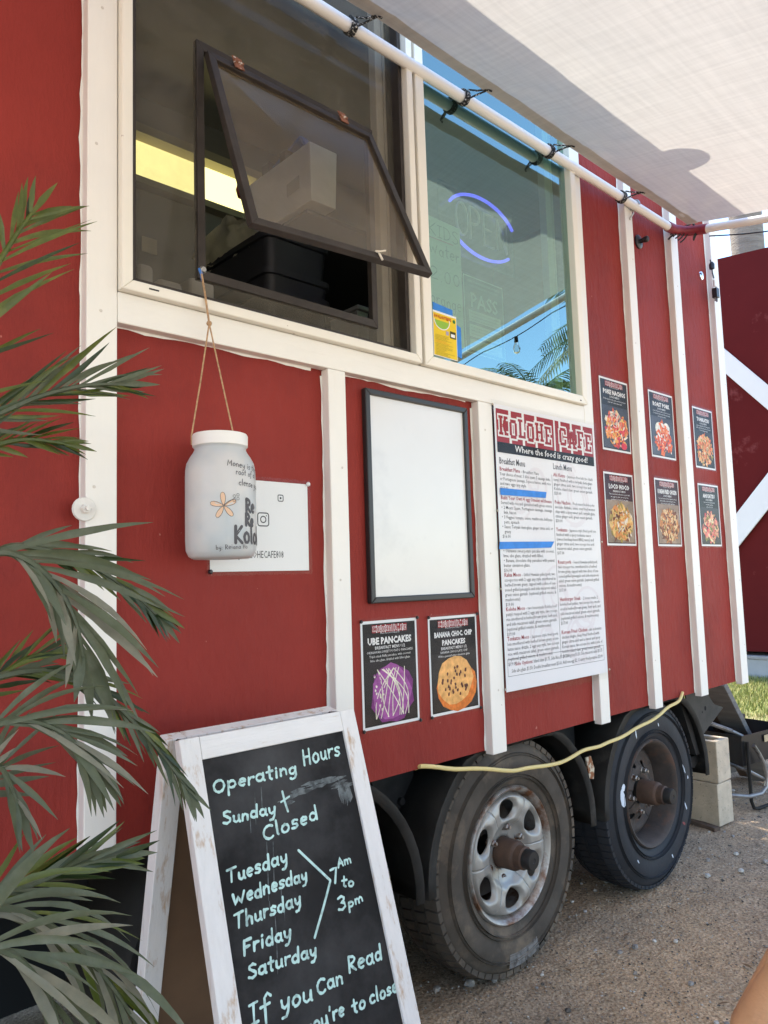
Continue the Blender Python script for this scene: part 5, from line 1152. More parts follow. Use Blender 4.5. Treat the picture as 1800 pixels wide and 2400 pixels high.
# stacked black tubs
TB=mat('black_tub_plastic',(.035,.036,.040),rough=.42)
tx0=at(625,560,.46).x; tx1=at(776,595,.46).x; z1=at(700,573,.46).z
for k,(zt_,lab) in enumerate(((z1+.02,'topmost black plastic tub of the stack inside the window'),(z1-.105,'middle black plastic tub of the stack inside the window'),(z1-.17,'lowest black plastic tub of the stack inside the window'))):
    t=thing('black_tub',lab,'tub',((tx0+tx1)/2,.7,zt_-.22),'stacked black tubs')
    def rr(x0_,x1_,y0_,y1_,r,z,n=5):
        p=[]
        for (cx,cy,a0) in ((x1_-r,y1_-r,0),(x0_+r,y1_-r,90),(x0_+r,y0_+r,180),(x1_-r,y0_+r,270)):
            for i in range(n+1): a=R_(a0+90*i/n); p.append((cx+r*math.cos(a),cy+r*math.sin(a),z))
        return p
    L=[rr(tx0+.02,tx1-.02,.48,.93,.03,zt_-.20),rr(tx0+.006,tx1-.006,.466,.945,.035,zt_-.022),rr(tx0-.004,tx1+.004,.456,.955,.038,zt_-.020),rr(tx0-.004,tx1+.004,.456,.955,.038,zt_),rr(tx0+.006,tx1-.006,.466,.945,.035,zt_),rr(tx0+.02,tx1-.02,.485,.925,.03,zt_-.19)]
    b=MB(); n=len(L[0])
    vs=[p for l in L for p in l]; fs=[tuple(range(n-1,-1,-1))]
    for i in range(len(L)-1): fs+=[(i*n+k_,i*n+(k_+1)%n,(i+1)*n+(k_+1)%n,(i+1)*n+k_) for k_ in range(n)]
    fs.append(tuple((len(L)-1)*n+k_ for k_ in range(n))); b.add(vs,fs); b.build('tub_body',TB,t,smooth=True,angle=35)
bg=MB(); rb2=random.Random(14); 
for j in range(9):
    for i in range(13):
        u=i/12; v=j/8; x=tx0-.03+.05*v+.02*rb2.uniform(-1,1)*.6; y=.50+.36*u+.02*rb2.uniform(-1,1); z=z1+.02+.075*(1-v)*math.sin(math.pi*(.15+.75*u))+(-.085*max(0,v-.55) if u<.3 else -.03*v)+.012*rb2.uniform(-1,1)
        bg.v.append((x-.02*(1-v),y,z))
for j in range(8):
    for i in range(12):
        a=j*13+i; bg.f.append((a,a+1,a+14,a+13)); bg.m.append(0)
tag(bg.build('plastic_bag',cloth('crumpled_plastic',(.78,.74,.58),.4,(.8,.76,.58)),smooth=True,angle=180),'crumpled translucent plastic bag over the black tubs','bag')
st=thing('steel_dispenser','small steel dispenser on the counter at the lower right of the opening','dispenser',(1.42,.2,1.81))
q=at(837,716,.17); b=MB(); b.box(q.x,q.x+.045,.17,.30,1.811,q.z-.014); b.build('body',mat('brushed_steel',(.5,.49,.47),rough=.35,metal=.85),st,bevel=.002)
b=MB(); b.box(q.x-.006,q.x+.052,.16,.31,q.z-.013,q.z); b.build('lid',mat('brushed_steel',(.5,.5,.5)),st,bevel=.002)
nt_=MB(); q=at(333,552,1.0); q2=at(368,598,1.0); nt_.box(q.x,q2.x,1.0,1.004,q2.z,q.z); tag(nt_.build('wall_note',mat('manila_note',(.55,.48,.30),rough=.8)),'square manila note hanging inside at the left of the window','note')
for k,(pa,pb,lab) in enumerate((((325,612),(362,655),'small white tray standing in the lower left window corner'),((372,648),(430,690),'rounded white container lying behind the lower left glass'),((445,645),(505,700),'pale rounded box behind the corner of the sash frame'))):
    q=at(*pa,.12); q2=at(*pb,.12); b=MB(); b.box(q.x,q2.x,.12,.26,1.811,max(1.86,q.z)); tag(b.build(('serving_tray','container','carton')[k],mat('pale_carton',(.42,.40,.37),rough=.5),bevel=.012,bseg=3),lab,('tray','container','box')[k])

# ------------------------------------------------------------------ blocks, timbers and burner at the far end
BLK=mat('concrete_block',(.58,.47,.34),rough=.95,var=.14,vscale=14,bump=.7,bscale=110,specks=(.3,.24,.18),sscale=90,sth=.68)
for k,lab in enumerate(('lower concrete block of the pair propping the trailer','upper concrete block of the pair, with open cores')):
    t=thing('concrete_block',lab,'block',(3.79,.33,.012+.2*k),'concrete blocks under the trailer',rz=R_(-4+3*k))
    b=MB(); z0=.012+.201*k; z1_=z0+.198; w2,l2=.07,.195
    cx,cy=3.785,.345
    ring=[(-w2,-l2),(w2,-l2),(w2,l2),(-w2,l2)]
    o_=[]; 
    vs=[(x,y,z) for z in (0,.198) for x,y in ring]; holes=[]
    fs=[(3,2,1,0),(0,1,5,4),(1,2,6,5),(2,3,7,6),(3,0,4,7)]
    h=.032
    for (ya,yb_) in ((-l2+.03,-.012),(.012,l2-.03)):
        s0=len(vs)
        vs+=[(-w2+h,ya,.198),(w2-h,ya,.198),(w2-h,yb_,.198),(-w2+h,yb_,.198),(-w2+h+.004,ya+.004,.02),(w2-h-.004,ya+.004,.02),(w2-h-.004,yb_-.004,.02),(-w2+h+.004,yb_-.004,.02)]
        fs+=[(s0+i,s0+4+i,s0+4+(i+1)%4,s0+(i+1)%4) for i in range(4)]+[(s0+4,s0+5,s0+6,s0+7)]
        holes.append(s0)
    A,B=holes
    fs+=[(4,5,A+1,A),(6,7,B+3,B+2),(4,A,A+3,B,B+3,7),(5,6,B+2,B+1,A+2,A+1),(A+3,A+2,B+1,B)]
    b.M=Matrix.Translation((cx,cy,z0)) @ Matrix.Rotation(R_(-4+3*k),4,'Z')
    b.add(vs,fs); b.fixn=True; b.build('block_body',BLK,t,bevel=.004)
b=MB(); b.bar((3.66,.15,.011),(3.80,.60,.011),.04,.02); tag(b.build('wood_shim',mat('brown_shim',(.10,.065,.045),rough=.85,var=.3,vscale=20)),'thin brown wood shim under the concrete blocks','wood')
WOODG=mat('weathered_grey_timber',(.17,.155,.14),rough=.9,var=.25,vscale=6,stretch=(1,1,6),bump=.5,bscale=20)
p0=at(1671,1600,.32); p1=at(1752,1760,.32); dd=(p1-p0).normalized(); p1b=p0+dd*((p0.z-.02)/-dd.z)
b=MB(); b.bar(p0,p1b,.038,.13,up=(0,1,0)); b.bar; tag(b.build('timber_brace',WOODG,bevel=.003),'grey weathered plank slanting from the trailer floor to the ground','timber')
b=MB(); q0=at(1660,1650,.42); q1=at(1700,1722,.42); dd=(q1-q0).normalized(); b.bar(q0,q0+dd*((q0.z-.02)/-dd.z),.034,.085,up=(0,1,0)); tag(b.build('timber_brace',mat('brown_timber',(.12,.075,.05),rough=.85,var=.3,vscale=9),bevel=.003),'narrower brown plank slanting behind the grey one','timber')
b=MB()
for k in range(2):
    a_=at(1660,1692+9*k,.9); c_=at(1695,1700+9*k,.9); b.box(a_.x,a_.x+.55,.9,.95,a_.z-.03,a_.z)
for x in (.06,.48): b.box(a_.x+x,a_.x+x+.05,.901,.949,0,a_.z+.02)
tag(b.build('slatted_step',mat('white_step_paint',(.66,.64,.6),rough=.6)),'white slatted step glimpsed behind the timbers','step')
BR=thing('gas_burner','black steel camp burner tray on bent tube legs beyond the blocks','burner',(4.25,.3,0))
b=MB(); Bx,By=4.03,.16; Lx,Ly=.46,.40; zt_=.385; zb_=.235
Mb=Matrix.Translation((Bx,By,0)) @ Matrix.Rotation(R_(-9),4,'Z'); b.M=Mb; tk=.005
b.box(0,Lx,0,Ly,zb_,zb_+tk); b.box(0,Lx,0,tk,zb_+tk,zt_); b.box(0,Lx,Ly-tk,Ly,zb_+tk,zt_); b.box(0,tk,tk,Ly-tk,zb_+tk,zt_); b.box(Lx-tk,Lx,tk,Ly-tk,zb_+tk,zt_)
for (x0_,x1_,y0_,y1_) in ((-.006,Lx+.006,-.006,.0),(-.006,Lx+.006,Ly,Ly+.006),(-.006,0,0,Ly),(Lx,Lx+.006,0,Ly)): b.box(x0_,x1_,y0_,y1_,zt_-.008,zt_+.002)
b.build('tray',mat('glossy_black_steel',(.012,.012,.013),rough=.3,var=.3,vscale=8,second=(.07,.05,.04),s2scale=8,s2lo=.62,s2hi=.72),BR)
b=MB(); b.M=Mb; b.box(.20,.30,-.0085,-.0065,zt_-.055,zt_-.02); b.build('label_plate',mat('tan_label',(.5,.38,.22),rough=.6),BR)
TUBE=mat('worn_grey_tube',(.30,.28,.26),rough=.4,metal=.6,second=(.05,.045,.04),s2scale=6,s2lo=.45,s2hi=.6)
for y_ in (-.012,Ly+.012):
    b=MB(); b.M=Mb; b.tube([(.03,y_,zt_-.03),(.03,y_,.06),(.05,y_,.02),(.09,y_,.012),(.20,y_,.012)],.009,8); b.build('leg',BLACKM,BR,smooth=True)
    b=MB(); b.M=Mb; b.tube([(Lx-.03,y_,zt_-.03),(Lx-.03,y_,.06),(Lx-.05,y_,.02),(Lx-.09,y_,.012),(.28,y_,.012)],.009,8); b.build('leg',BLACKM,BR,smooth=True)
b=MB(); b.M=Mb; b.tube([(.06,-.028,zt_-.05),(.10,-.03,.29),(.14,-.032,.23),(.155,-.033,.17),(.14,-.033,.115),(.09,-.032,.09),(-.02,-.03,.095),(-.12,.02,.11),(-.2,.1,.11)],.0105,8); b.tube([(.40,-.03,.02),(.22,-.03,.115),(.05,-.01,.20),(-.10,.06,.27)],.009,8); b.build('gas_hose',TUBE,BR,smooth=True)
b=MB(); b.M=Mb; b.tube([(.0,.05,zt_+.02),(-.06,.12,zt_+.055),(-.14,.22,zt_+.06),(-.25,.34,zt_+.05)],.012,8); b.tube([(.0,.05,zt_+.02),(.05,.02,zt_-.01)],.010,8); b.build('handle',TUBE,BR,smooth=True)
b=MB(); b.M=Matrix.Translation((4.58,.55,0)) @ Matrix.Rotation(R_(-6),4,'Z'); b.box(0,.4,0,.05,.0,.30); b.box(0,.4,.005,.045,.305,.33); tag(b.build('wood_crate',mat('brown_crate',(.11,.08,.055),rough=.9,var=.3,vscale=9),bevel=.004),'low brown wooden box behind the burner tray','box')
# ------------------------------------------------------------------ barn with white cross braces
BN=thing('barn_building','tall dark red barn wall with white diagonal braces on a concrete plinth','building',(10.5,3,0))
BXX=9.0
def bl(px,py): p=atX(px,py,BXX); return p.y,p.z
ya,yb_=-.6,6.5
b=MB(); b.fixn=True
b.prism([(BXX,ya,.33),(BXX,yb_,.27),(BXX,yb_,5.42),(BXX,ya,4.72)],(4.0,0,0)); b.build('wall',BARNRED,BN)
WBR=mat('white_barn_brace',(.74,.74,.74),rough=.55,var=.03,vscale=2)
t0=bl(1690,810); t1=bl(1800,902); t2=bl(1693,873); t3=bl(1800,962)
def brace(pu,pv,wz):
    k=(pv[1]-pu[1])/(pv[0]-pu[0]); f=lambda y:pu[1]+k*(y-pu[0])
    b=MB(); b.fixn=True; yA,yB=3.2,.05; b.prism([(BXX-.02,yA,f(yA)),(BXX-.02,yB,f(yB)),(BXX-.02,yB,f(yB)-wz),(BXX-.02,yA,f(yA)-wz)],(.0195,0,0)); return b
brace(t0,t1,.31).build('diagonal_brace',WBR,BN,bevel=.004)
u0=bl(1721,1214); u1=bl(1800,1112)
bb=brace(u0,u1,.38); bb.v=[(x-.021,y,z) for x,y,z in bb.v]; bb.build('diagonal_brace',WBR,BN,bevel=.004)
b=MB(); b.box(BXX-.05,BXX+3.9,ya,yb_,-.05,.225); b.build('plinth',mat('grey_concrete_plinth',(.42,.41,.39),rough=.9,var=.1,vscale=4,second=(.55,.54,.5),s2scale=3,s2lo=.6,s2hi=.7),BN,bevel=.01)
b=MB(); b.box(BXX-.06,BXX+3.9,ya-.01,yb_+.01,.226,.262); b.build('sill_board',mat('grey_sill',(.36,.34,.32),rough=.9,var=.15,vscale=6),BN,bevel=.006)
# ------------------------------------------------------------------ palm trees
BARK=mat('ringed_palm_bark',(.24,.21,.17),rough=.95,var=.2,vscale=3,stretch=(1,1,6),bump=.8,bscale=9,bstretch=(1,1,5),bdist=.03,specks=(.06,.05,.04),sscale=7,sth=.70)
PLEAF=mat('palm_frond_green',(.10,.13,.035),rough=.5,var=.3,vscale=2); PLEAFD=mat('palm_frond_dry',(.26,.22,.08),rough=.6,var=.3,vscale=2)
def palm(x,y,h,r,label,seed,nf=18,fl=2.4):
    rp=random.Random(seed); t=thing('palm_tree',label,'palm tree',(x,y,0),'palm trees around the yard')
    b=MB(); pts=[];rs=[]
    for i in range(15):
        q=i/14; pts.append((x+.25*math.sin(q*1.5)*.6,y+.1*q,h*q)); rs.append(r*(1.25-.35*q)*(1+.04*(i%2)))
    b.tube(pts,rs,18); b.build('trunk',BARK,t,smooth=True,angle=60)
    c=Vector(pts[-1]); b=MB()
    for k in range(nf):
        az=2*math.pi*k/nf+rp.uniform(-.2,.2); el=rp.uniform(-.5,1.25); L=fl*rp.uniform(.85,1.15); d=Vector((math.cos(az),math.sin(az),0)); P=[]
        mi=1 if el<-.2 else 0
        for i in range(13):
            q=i/12; P.append(c+d*(L*q*math.cos(el*(1-.3*q)))+Vector((0,0,L*q*math.sin(el)-1.0*L*.55*q*q)))
        b.tube(P,[.02*(1-.8*i/12) for i in range(13)],5,mi)
        sd=Vector((-d.y,d.x,0))
        for i in range(2,13):
            for q_ in (0,.33,.66):
                p=P[i-1].lerp(P[i],q_) if i<13 else P[i]
                tg=(P[min(i,12)]-P[i-1]).normalized()
                for s in (-1,1):
                    ll=.62*math.sin(math.pi*min(.95,(i+q_)/12.5))**.5*rp.uniform(.8,1.1)*fl/2.4
                    e=p+(sd*s*.75+tg*.55+Vector((0,0,-.45+rp.uniform(-.15,.15)))).normalized()*ll
                    wv=tg*.022*fl/2.4; m_=p.lerp(e,.5)+Vector((0,0,.03))
                    b.add([tuple(p-wv*.5),tuple(p+wv*.5),tuple(m_+wv),tuple(m_-wv),tuple(e)],[(0,1,2,3),(3,2,4)],mi)
    b.build('crown',[PLEAF,PLEAFD],t)
palm(12.0,2.78,10.5,.23,'ringed grey palm trunk rising behind the barn roof',1)
palm(13.6,-8.3,5.0,.16,'shorter palm mirrored in the green window',2,nf=20,fl=2.0)
palm(16.8,-8.0,7.6,.18,'taller palm mirrored at the right edge of the green window',3,nf=20,fl=2.6)

# unseen broadleaf tree, added behind the trailer to shade its far end
TR=thing('added_shade_tree','unseen leafy tree added behind the trailer to shade its far end','tree',(5.3,3.4,0))
b=MB(); b.tube([(5.3,3.4,0),(5.25,3.35,1.2),(5.2,3.2,2.4),(5.1,2.9,3.6),(5.0,2.6,4.6)],[.16,.13,.11,.08,.04],10)
rt=random.Random(44)
for k in range(7):
    a=k*.9; p0=Vector((5.2-.03*k,3.2-.08*k,2.5+.25*k)); b.tube([p0,p0+Vector((math.cos(a)*.5,math.sin(a)*.5,.4)),p0+Vector((math.cos(a)*1.0,math.sin(a)*1.0,.7))],[.05,.035,.015],6)
b.build('trunk',mat('tree_bark',(.13,.10,.075),rough=.95,var=.3,vscale=9,bump=.6,bscale=14),TR,smooth=True)
b=MB()
for k in range(9500):
    q=Vector((rt.gauss(0,1),rt.gauss(0,1),rt.gauss(0,.7))).normalized()*rt.random()**.4
    c=Vector((5.05+q.x*1.9,2.35+q.y*1.7,4.3+q.z*1.1))
    if noise.noise(c*1.3)<-.3: continue
    s=rt.uniform(.06,.11); u=Vector((rt.uniform(-1,1),rt.uniform(-1,1),rt.uniform(-.4,.4))).normalized(); v=u.orthogonal().normalized()
    b.add([tuple(c-u*s),tuple(c+v*s*.45),tuple(c+u*s),tuple(c-v*s*.45)],[(0,1,2,3)])
b.build('crown',mat('tree_leaf',(.06,.10,.03),rough=.5,var=.3,vscale=3),TR)
# ------------------------------------------------------------------ artificial palm plant on the left
PP=thing('potted_palm','artificial palm plant with dusty grey-green fronds at the left edge','plant',(.10,-.62,0))
b=MB(); b.lathe([(0,0),(.13,0),(.16,.26),(.17,.27),(.155,.28),(.14,.25),(0,.25)],28,c=(.06,-.62,0)); b.build('pot',mat('dark_pot',(.04,.035,.03),rough=.6),PP,smooth=True,angle=40)
b=MB(); b.tube([(.06,-.62,.25),(.07,-.62,.8),(.06,-.62,1.5)],[.028,.024,.016],10); b.build('stem',mat('brown_fibre_stem',(.12,.085,.05),rough=.95,var=.3,vscale=30),PP,smooth=True)
def leaf(n,c,c2,r,tip=(.34,.29,.16)):
    m=mat(n,c,rough=r,var=.18,vscale=40,second=c2,s2scale=26,s2lo=.5,s2hi=.72,stretch=(1,1,1),bump=.25,bscale=120,bdist=.002)
    t=m.node_tree; p_=t.nodes['Principled BSDF']; o=[x for x in t.nodes if x.type=='OUTPUT_MATERIAL'][0]
    tl=_n(t,'ShaderNodeBsdfTranslucent'); tl.inputs[0].default_value=(c[0]*1.6,c[1]*1.8,c[2]*1.1,1); mx=_n(t,'ShaderNodeMixShader'); mx.inputs[0].default_value=.22
    t.links.new(p_.outputs[0],mx.inputs[1]); t.links.new(tl.outputs[0],mx.inputs[2]); t.links.new(mx.outputs[0],o.inputs[0]); return m
LG=leaf('leaf_dusty_grey',(.088,.104,.056),(.14,.15,.10),.5); LD=leaf('leaf_deep_green',(.020,.038,.008),(.045,.065,.014),.36); LM=leaf('leaf_mid_green',(.080,.105,.016),(.16,.17,.03),.4); LP_=leaf('leaf_pale_underside',(.20,.195,.145),(.27,.25,.18),.7)
rl=random.Random(77)
def spline(P,n):
    out=[]; m=len(P)-1
    for k in range(n+1):
        s=k/n*m; i=min(int(s),m-1); t=s-i
        p0=P[max(i-1,0)];p1=P[i];p2=P[i+1];p3=P[min(i+2,m)]
        out.append(.5*((2*p1)+(p2-p0)*t+(2*p0-5*p1+4*p2-p3)*t*t+(3*p1-p0-3*p2+p3)*t*t*t))
    return out
def leaflet(p,d,nrm,L,wd,droop,mats,fr,twist=0.0,curl=0.0):
    """one blade: folded strip with pointed, slightly ragged tip"""
    b=MB(); n=7; d=d.normalized(); s=d.cross(nrm).normalized(); q=p.copy(); dd=d.copy(); vs=[]
    for i in range(n+1):
        t=i/n; ww=wd*(.45+1.1*t if t<.35 else 1.0*(1-((t-.35)/.65)**1.9)+.04)
        a=twist*t; ss=(s*math.cos(a)+nrm*math.sin(a))
        jit=rl.uniform(-.06,.06)*ww
        vs+= [tuple(q-ss*(ww*.5+jit)+nrm*ww*.10),tuple(q-nrm*ww*.04),tuple(q+ss*(ww*.5-jit)+nrm*ww*.10)]
        q=q+dd*(L/n); dd=(dd+Vector((0,0,-droop/n))+s*(curl/n)).normalized()
    fs=[]
    for i in range(n): fs+=[(i*3,i*3+1,i*3+4,i*3+3),(i*3+1,i*3+2,i*3+5,i*3+4)]
    b.add(vs,fs); return b.build('leaflet',mats,fr,smooth=True,angle=70)
def frond(path,spec,nl,L,wd,droop,mset,up=1.0,dn=1.0,start=.12,ang=.75,depth=0.0):
    """path: [(px,py,Y)] measured on the photograph, Y its distance plane"""
    P=[at(a,b_,y) for a,b_,y in path]; S=spline(P,40)
    b=MB(); b.tube(S,[.0048*(1-.75*i/40)+.0012 for i in range(41)],6)
    fr=b.build('frond',mset[0],PP,smooth=True)
    for k in range(nl):
        t=start+(1-start)*(k+.5)/nl; i=min(39,int(t*40)); p=S[i].lerp(S[i+1],t*40-i)
        tg=(S[min(i+2,40)]-S[max(i-1,0)]).normalized()
        view=(CAM-p).normalized()
        side=tg.cross(view).normalized()      # across the frond as seen from the yard
        if side.z<0: side=-side
        for s,amt in ((1,up),(-1,dn)):
            if amt<=0: continue
            ll=L*amt*(1.0-.55*abs(t-.45)**1.2)*rl.uniform(.85,1.12)*(1 if t<.9 else .8)
            sp=ang*(1-.5*t)*rl.uniform(.55,1.1)
            dv=(tg*math.cos(sp)+side*s*math.sin(sp)+view*rl.uniform(-.25,.25)).normalized()
            nrm=(view*.75+side*rl.uniform(-.5,.5)+Vector((0,0,.25))).normalized()
            nrm=(nrm-dv*nrm.dot(dv)).normalized()
            m=rl.choice(mset)
            leaflet(p,dv,nrm,ll*1.12,wd*rl.uniform(.5,.85),droop*rl.uniform(.6,1.4),m,fr,twist=rl.uniform(-.5,.5),curl=rl.uniform(-.25,.25))
    e=S[-1]; tg=(S[-1]-S[-4]).normalized(); nrm=(CAM-e).normalized(); nrm=(nrm-tg*nrm.dot(tg)).normalized()
    leaflet(S[-2],tg,nrm,L*.6,wd*.8,droop,mset[0],fr)
Y=-.45
GRN=[LM,LM,LD]; GRY=[LG,LG,LP_,LG]; MIX=[LG,LD,LM,LG]
frond([(-180,1150,Y),(-110,900,Y),(-40,690,Y),(25,570,Y),(75,500,Y)],None,17,.115,.011,.15,GRN,up=.75,dn=1.1,start=.05,ang=.95)
frond([(-150,1010,Y+.05),(-20,975,Y+.05),(90,930,Y+.05),(190,905,Y+.05),(270,900,Y+.05)],None,15,.13,.012,.1,MIX,up=1.0,dn=.8,start=.1,ang=.5)
frond([(-120,1080,Y+.12),(0,1040,Y+.12),(70,1030,Y+.12),(150,1040,Y+.12)],None,9,.09,.010,.2,GRN,up=.8,dn=.7,ang=.5)
frond([(-120,1420,Y+.1),(0,1290,Y+.1),(110,1290,Y+.1),(220,1330,Y+.1),(310,1390,Y+.1),(365,1440,Y+.1)],None,17,.115,.012,.35,MIX,up=.8,dn=.8,start=.25,ang=.45)
frond([(-130,1390,Y),(-20,1300,Y),(60,1310,Y-.01),(130,1370,Y-.02),(175,1450,Y-.03),(195,1540,Y-.03)],None,15,.15,.017,.5,GRY,up=1.15,dn=.6,start=.25,ang=.7)
frond([(-130,1640,Y+.05),(0,1585,Y+.05),(110,1572,Y+.05),(210,1600,Y+.05),(300,1680,Y+.04),(380,1770,Y+.04),(440,1850,Y+.03)],None,22,.10,.011,.45,MIX,up=.75,dn=.85,start=.15,ang=.42)
frond([(-130,1790,Y-.05),(-10,1700,Y-.05),(70,1690,Y-.05),(150,1720,Y-.05),(210,1780,Y-.05)],None,14,.14,.014,.5,GRY,up=.9,dn=.9,start=.2,ang=.5)
frond([(-150,2200,Y),(-20,2105,Y),(80,2070,Y),(180,2030,Y),(270,2010,Y)],None,15,.11,.013,.15,MIX,up=.9,dn=.8,start=.15,ang=.45)
frond([(-130,1680,Y+.15),(-20,1600,Y+.15),(60,1545,Y+.15),(120,1530,Y+.15)],None,10,.10,.010,.3,GRN,up=.8,dn=.8,ang=.5)
frond([(-160,2190,Y-.08),(-30,2130,Y-.08),(80,2150,Y-.08),(180,2220,Y-.08),(260,2310,Y-.08),(320,2400,Y-.08)],None,13,.20,.015,.75,[LG,LP_,LG,LM],up=.95,dn=.8,start=.1,ang=.42)
frond([(-170,2330,Y-.15),(-60,2230,Y-.15),(30,2240,Y-.15),(110,2330,Y-.15),(150,2450,Y-.15)],None,9,.20,.018,.7,[LG,LP_,LG],up=.9,dn=.8,start=.15,ang=.5)
frond([(-140,1900,Y+.05),(-60,1850,Y+.05),(0,1800,Y+.05),(40,1880,Y+.02)],None,8,.12,.013,.4,GRY,up=.8,dn=.8,ang=.6)

# ------------------------------------------------------------------ seated person, only a bare elbow in view
SKIN=mat('tan_skin',(.62,.33,.165),rough=.5,var=.08,vscale=14,bump=.6,bscale=38,bstretch=(1,1,2.2),bdist=.004,second=(.50,.24,.115),s2scale=9,s2lo=.52,s2hi=.7)
PE=thing('person','person leaning on a bare tan elbow at the lower right frame edge','person',(1.36,-1.35,0))
def skin(name,verts,edges,mt,par,root=0,sub=2):
    me=bpy.data.meshes.new(name); me.from_pydata([v[0] for v in verts],edges,[]); o=bpy.data.objects.new(name,me); COL.objects.link(o)
    o.parent=par; o.matrix_parent_inverse=parent_inv(par); me.materials.append(mt)
    o.modifiers.new('skin','SKIN')
    for i,v in enumerate(verts):
        sv=me.skin_vertices[0].data[i]; r=v[1]; sv.radius=(r,r) if not isinstance(r,tuple) else r; sv.use_root=(i==root)
    o.modifiers['skin'].use_smooth_shade=True
    sd=o.modifiers.new('sub','SUBSURF'); sd.levels=sub; sd.render_levels=sub
    return o
f=Vector((-.73,.68,0)).normalized(); s=Vector((f.y,-f.x,0))
pel=Vector((1.355,-1.347,.45)); C_=Vector((1.245,-1.245,.82)); up=(C_-pel).normalized()
ELB=Vector((1.119,-1.022,.575)); V=[]; E_=[]
def A(p,r): V.append((tuple(p),r)); return len(V)-1
def chain(r0,pts):
    i=r0
    for p,r in pts:
        j=A(p,r); E_.append((i,j)); i=j
    return i
i0=A(pel,.12); i1=A(pel.lerp(C_,.45)-f*.02,.115); i2=A(pel.lerp(C_,.85)-f*.02,.13); i3=A(C_+Vector((0,0,.03)),.085); E_+=[(i0,i1),(i1,i2),(i2,i3)]
HD=C_+Vector((0,0,.25))+f*.03
chain(i3,[(C_+Vector((0,0,.12))+f*.01,.052),(HD-Vector((0,0,.06))+f*.02,.078),(HD+Vector((0,0,.06)),.088)])
def hand_(w,d,sd):
    pm_=chain(w,[(Vector(V[w][0])+d*.05,.030),(Vector(V[w][0])+d*.085,.030)])
    q=Vector(V[pm_][0])
    for k,(off,L) in enumerate(((-.027,.060),(-.009,.072),(.009,.068),(.027,.052))):
        chain(pm_,[(q+sd*off+d*.02,.0095),(q+sd*off+d*(.02+L*.5)-f*.006,.009),(q+sd*off+d*(.02+L)-f*.022,.008)])
    b0=Vector(V[pm_-1][0]); chain(pm_-1,[(b0-sd*.034+d*.012,.011),(b0-sd*.05+d*.045,.010)])
for sg in (1,-1):
    K=pel+s*sg*.10+f*.44+Vector((0,0,.02))
    chain(i0,[(pel+s*sg*.09+f*.07,.085),((pel+s*sg*.095).lerp(K,.58)+Vector((0,0,.012)),.072),(K,.058),(K+Vector((0,0,-.15))-f*.03,.054),(Vector((K.x,K.y,.10))-f*.04,.037),(Vector((K.x,K.y,.045))-f*.045,.040),(Vector((K.x,K.y,.03))+f*.12,.032)])
    sh_=C_+s*sg*.165+Vector((0,0,.0))
    if sg>0:
        el=ELB; wr=Vector((1.185,-1.145,.80))
    else:
        el=C_+s*sg*.23+f*.10-Vector((0,0,.24)); wr=K+Vector((0,0,.075))-f*.10
    w_=chain(i3,[(sh_,.058),(sh_.lerp(el,.5),.046),(el,.041),(el.lerp(wr,.35),.042),(wr,.028)])
    hand_(w_,(wr-el).normalized() if sg>0 else f.copy(),s.copy())
body=skin('body',V,E_,SKIN,PE)
def garment(name,pts,ed,m): return skin(name,[(tuple(p),r) for p,r in pts],ed,m,PE)
g_=[(pel,.138),(pel.lerp(C_,.45)-f*.02,.132),(pel.lerp(C_,.85)-f*.02,.146),(C_+Vector((0,0,.05)),.108)]; ge=[(0,1),(1,2),(2,3)]
for sg in (1,-1):
    sh_=C_+s*sg*.165; el=ELB if sg>0 else C_+s*sg*.23+f*.10-Vector((0,0,.24)); n=len(g_); g_+=[(sh_+Vector((0,0,.012)),.086),(sh_.lerp(el,.42),.064)]; ge+=[(3,n),(n,n+1)]
garment('shirt',g_,ge,mat('grey_shirt',(.2,.2,.21),rough=.9))
g_=[(pel+Vector((0,0,.02)),.140)]; ge=[]
for sg in (1,-1):
    K=pel+s*sg*.10+f*.44; n=len(g_); g_+=[(pel+s*sg*.09+f*.08,.098),((pel+s*sg*.095).lerp(K,.55)+Vector((0,0,.01)),.088)]; ge+=[(0,n),(n,n+1)]
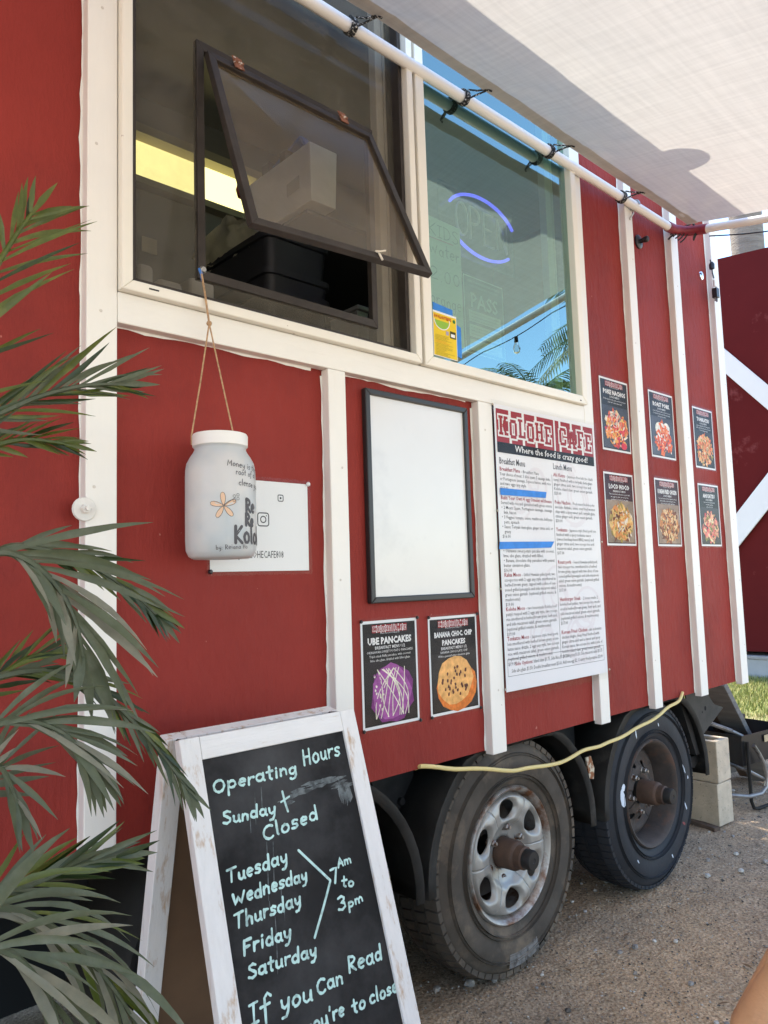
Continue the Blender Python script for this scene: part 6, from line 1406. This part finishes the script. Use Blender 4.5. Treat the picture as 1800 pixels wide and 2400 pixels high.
garment('shorts',g_,ge,mat('dark_shorts',(.03,.03,.04),rough=.9))
hb=MB(); hb.lathe([(0,.088),(.045,.082),(.075,.058),(.092,.015),(.096,-.03),(.090,-.075),(.075,-.105)],32,c=(0,0,0))
hb.v=[tuple(HD+Vector((0,0,.065))-f*.026+Vector(q)*(1+.10*noise.noise(Vector(q)*28))-f*(.25*max(0,-q[2]))) for q in hb.v]
hb.build('hair',mat('dark_hair',(.02,.014,.01),rough=.5),PE,smooth=True)
fc=MB(); nc=HD+f*.092
fc.add([tuple(nc+Vector((0,0,.03))-f*.012),tuple(nc-s*.014+Vector((0,0,-.015))-f*.01),tuple(nc+s*.014+Vector((0,0,-.015))-f*.01),tuple(nc+f*.014+Vector((0,0,-.012)))],[(0,1,3),(0,3,2),(1,2,3),(0,2,1)]); fc.build('nose',SKIN,PE,smooth=True)
for sg in (-1,1):
    ey=MB(); ey.lathe([(0,-.009),(.009,0),(0,.009)],10,c=tuple(nc+s*sg*.032+Vector((0,0,.028))-f*.016)); ey.build('eye',mat('eye',(.05,.035,.03),rough=.2),PE,smooth=True)
# chair the person sits on
CH=thing('folding_chair','plain black chair under the seated person, outside the frame','chair',(pel.x,pel.y,0))
b=MB(); b.M=Matrix.Translation((pel.x,pel.y,0)) @ Matrix.Rotation(math.atan2(f.y,f.x),4,'Z'); b.box(-.2,.22,-.21,.21,.345,.37); b.build('seat',BLACKP,CH,bevel=.008)
b=MB(); b.M=Matrix.Translation((pel.x,pel.y,0)) @ Matrix.Rotation(math.atan2(f.y,f.x),4,'Z'); b.box(-.225,-.205,-.2,.2,.62,.88); b.build('backrest',BLACKP,CH,bevel=.006)
for (u,v) in ((-.19,-.19),(-.19,.19),(.2,-.19),(.2,.19)):
    b=MB(); b.M=Matrix.Translation((pel.x,pel.y,0)) @ Matrix.Rotation(math.atan2(f.y,f.x),4,'Z'); b.tube([(u,v,0),(u,v,.346 if u>0 else .86)],.011,8); b.build('leg',BLACKM,CH,smooth=True)
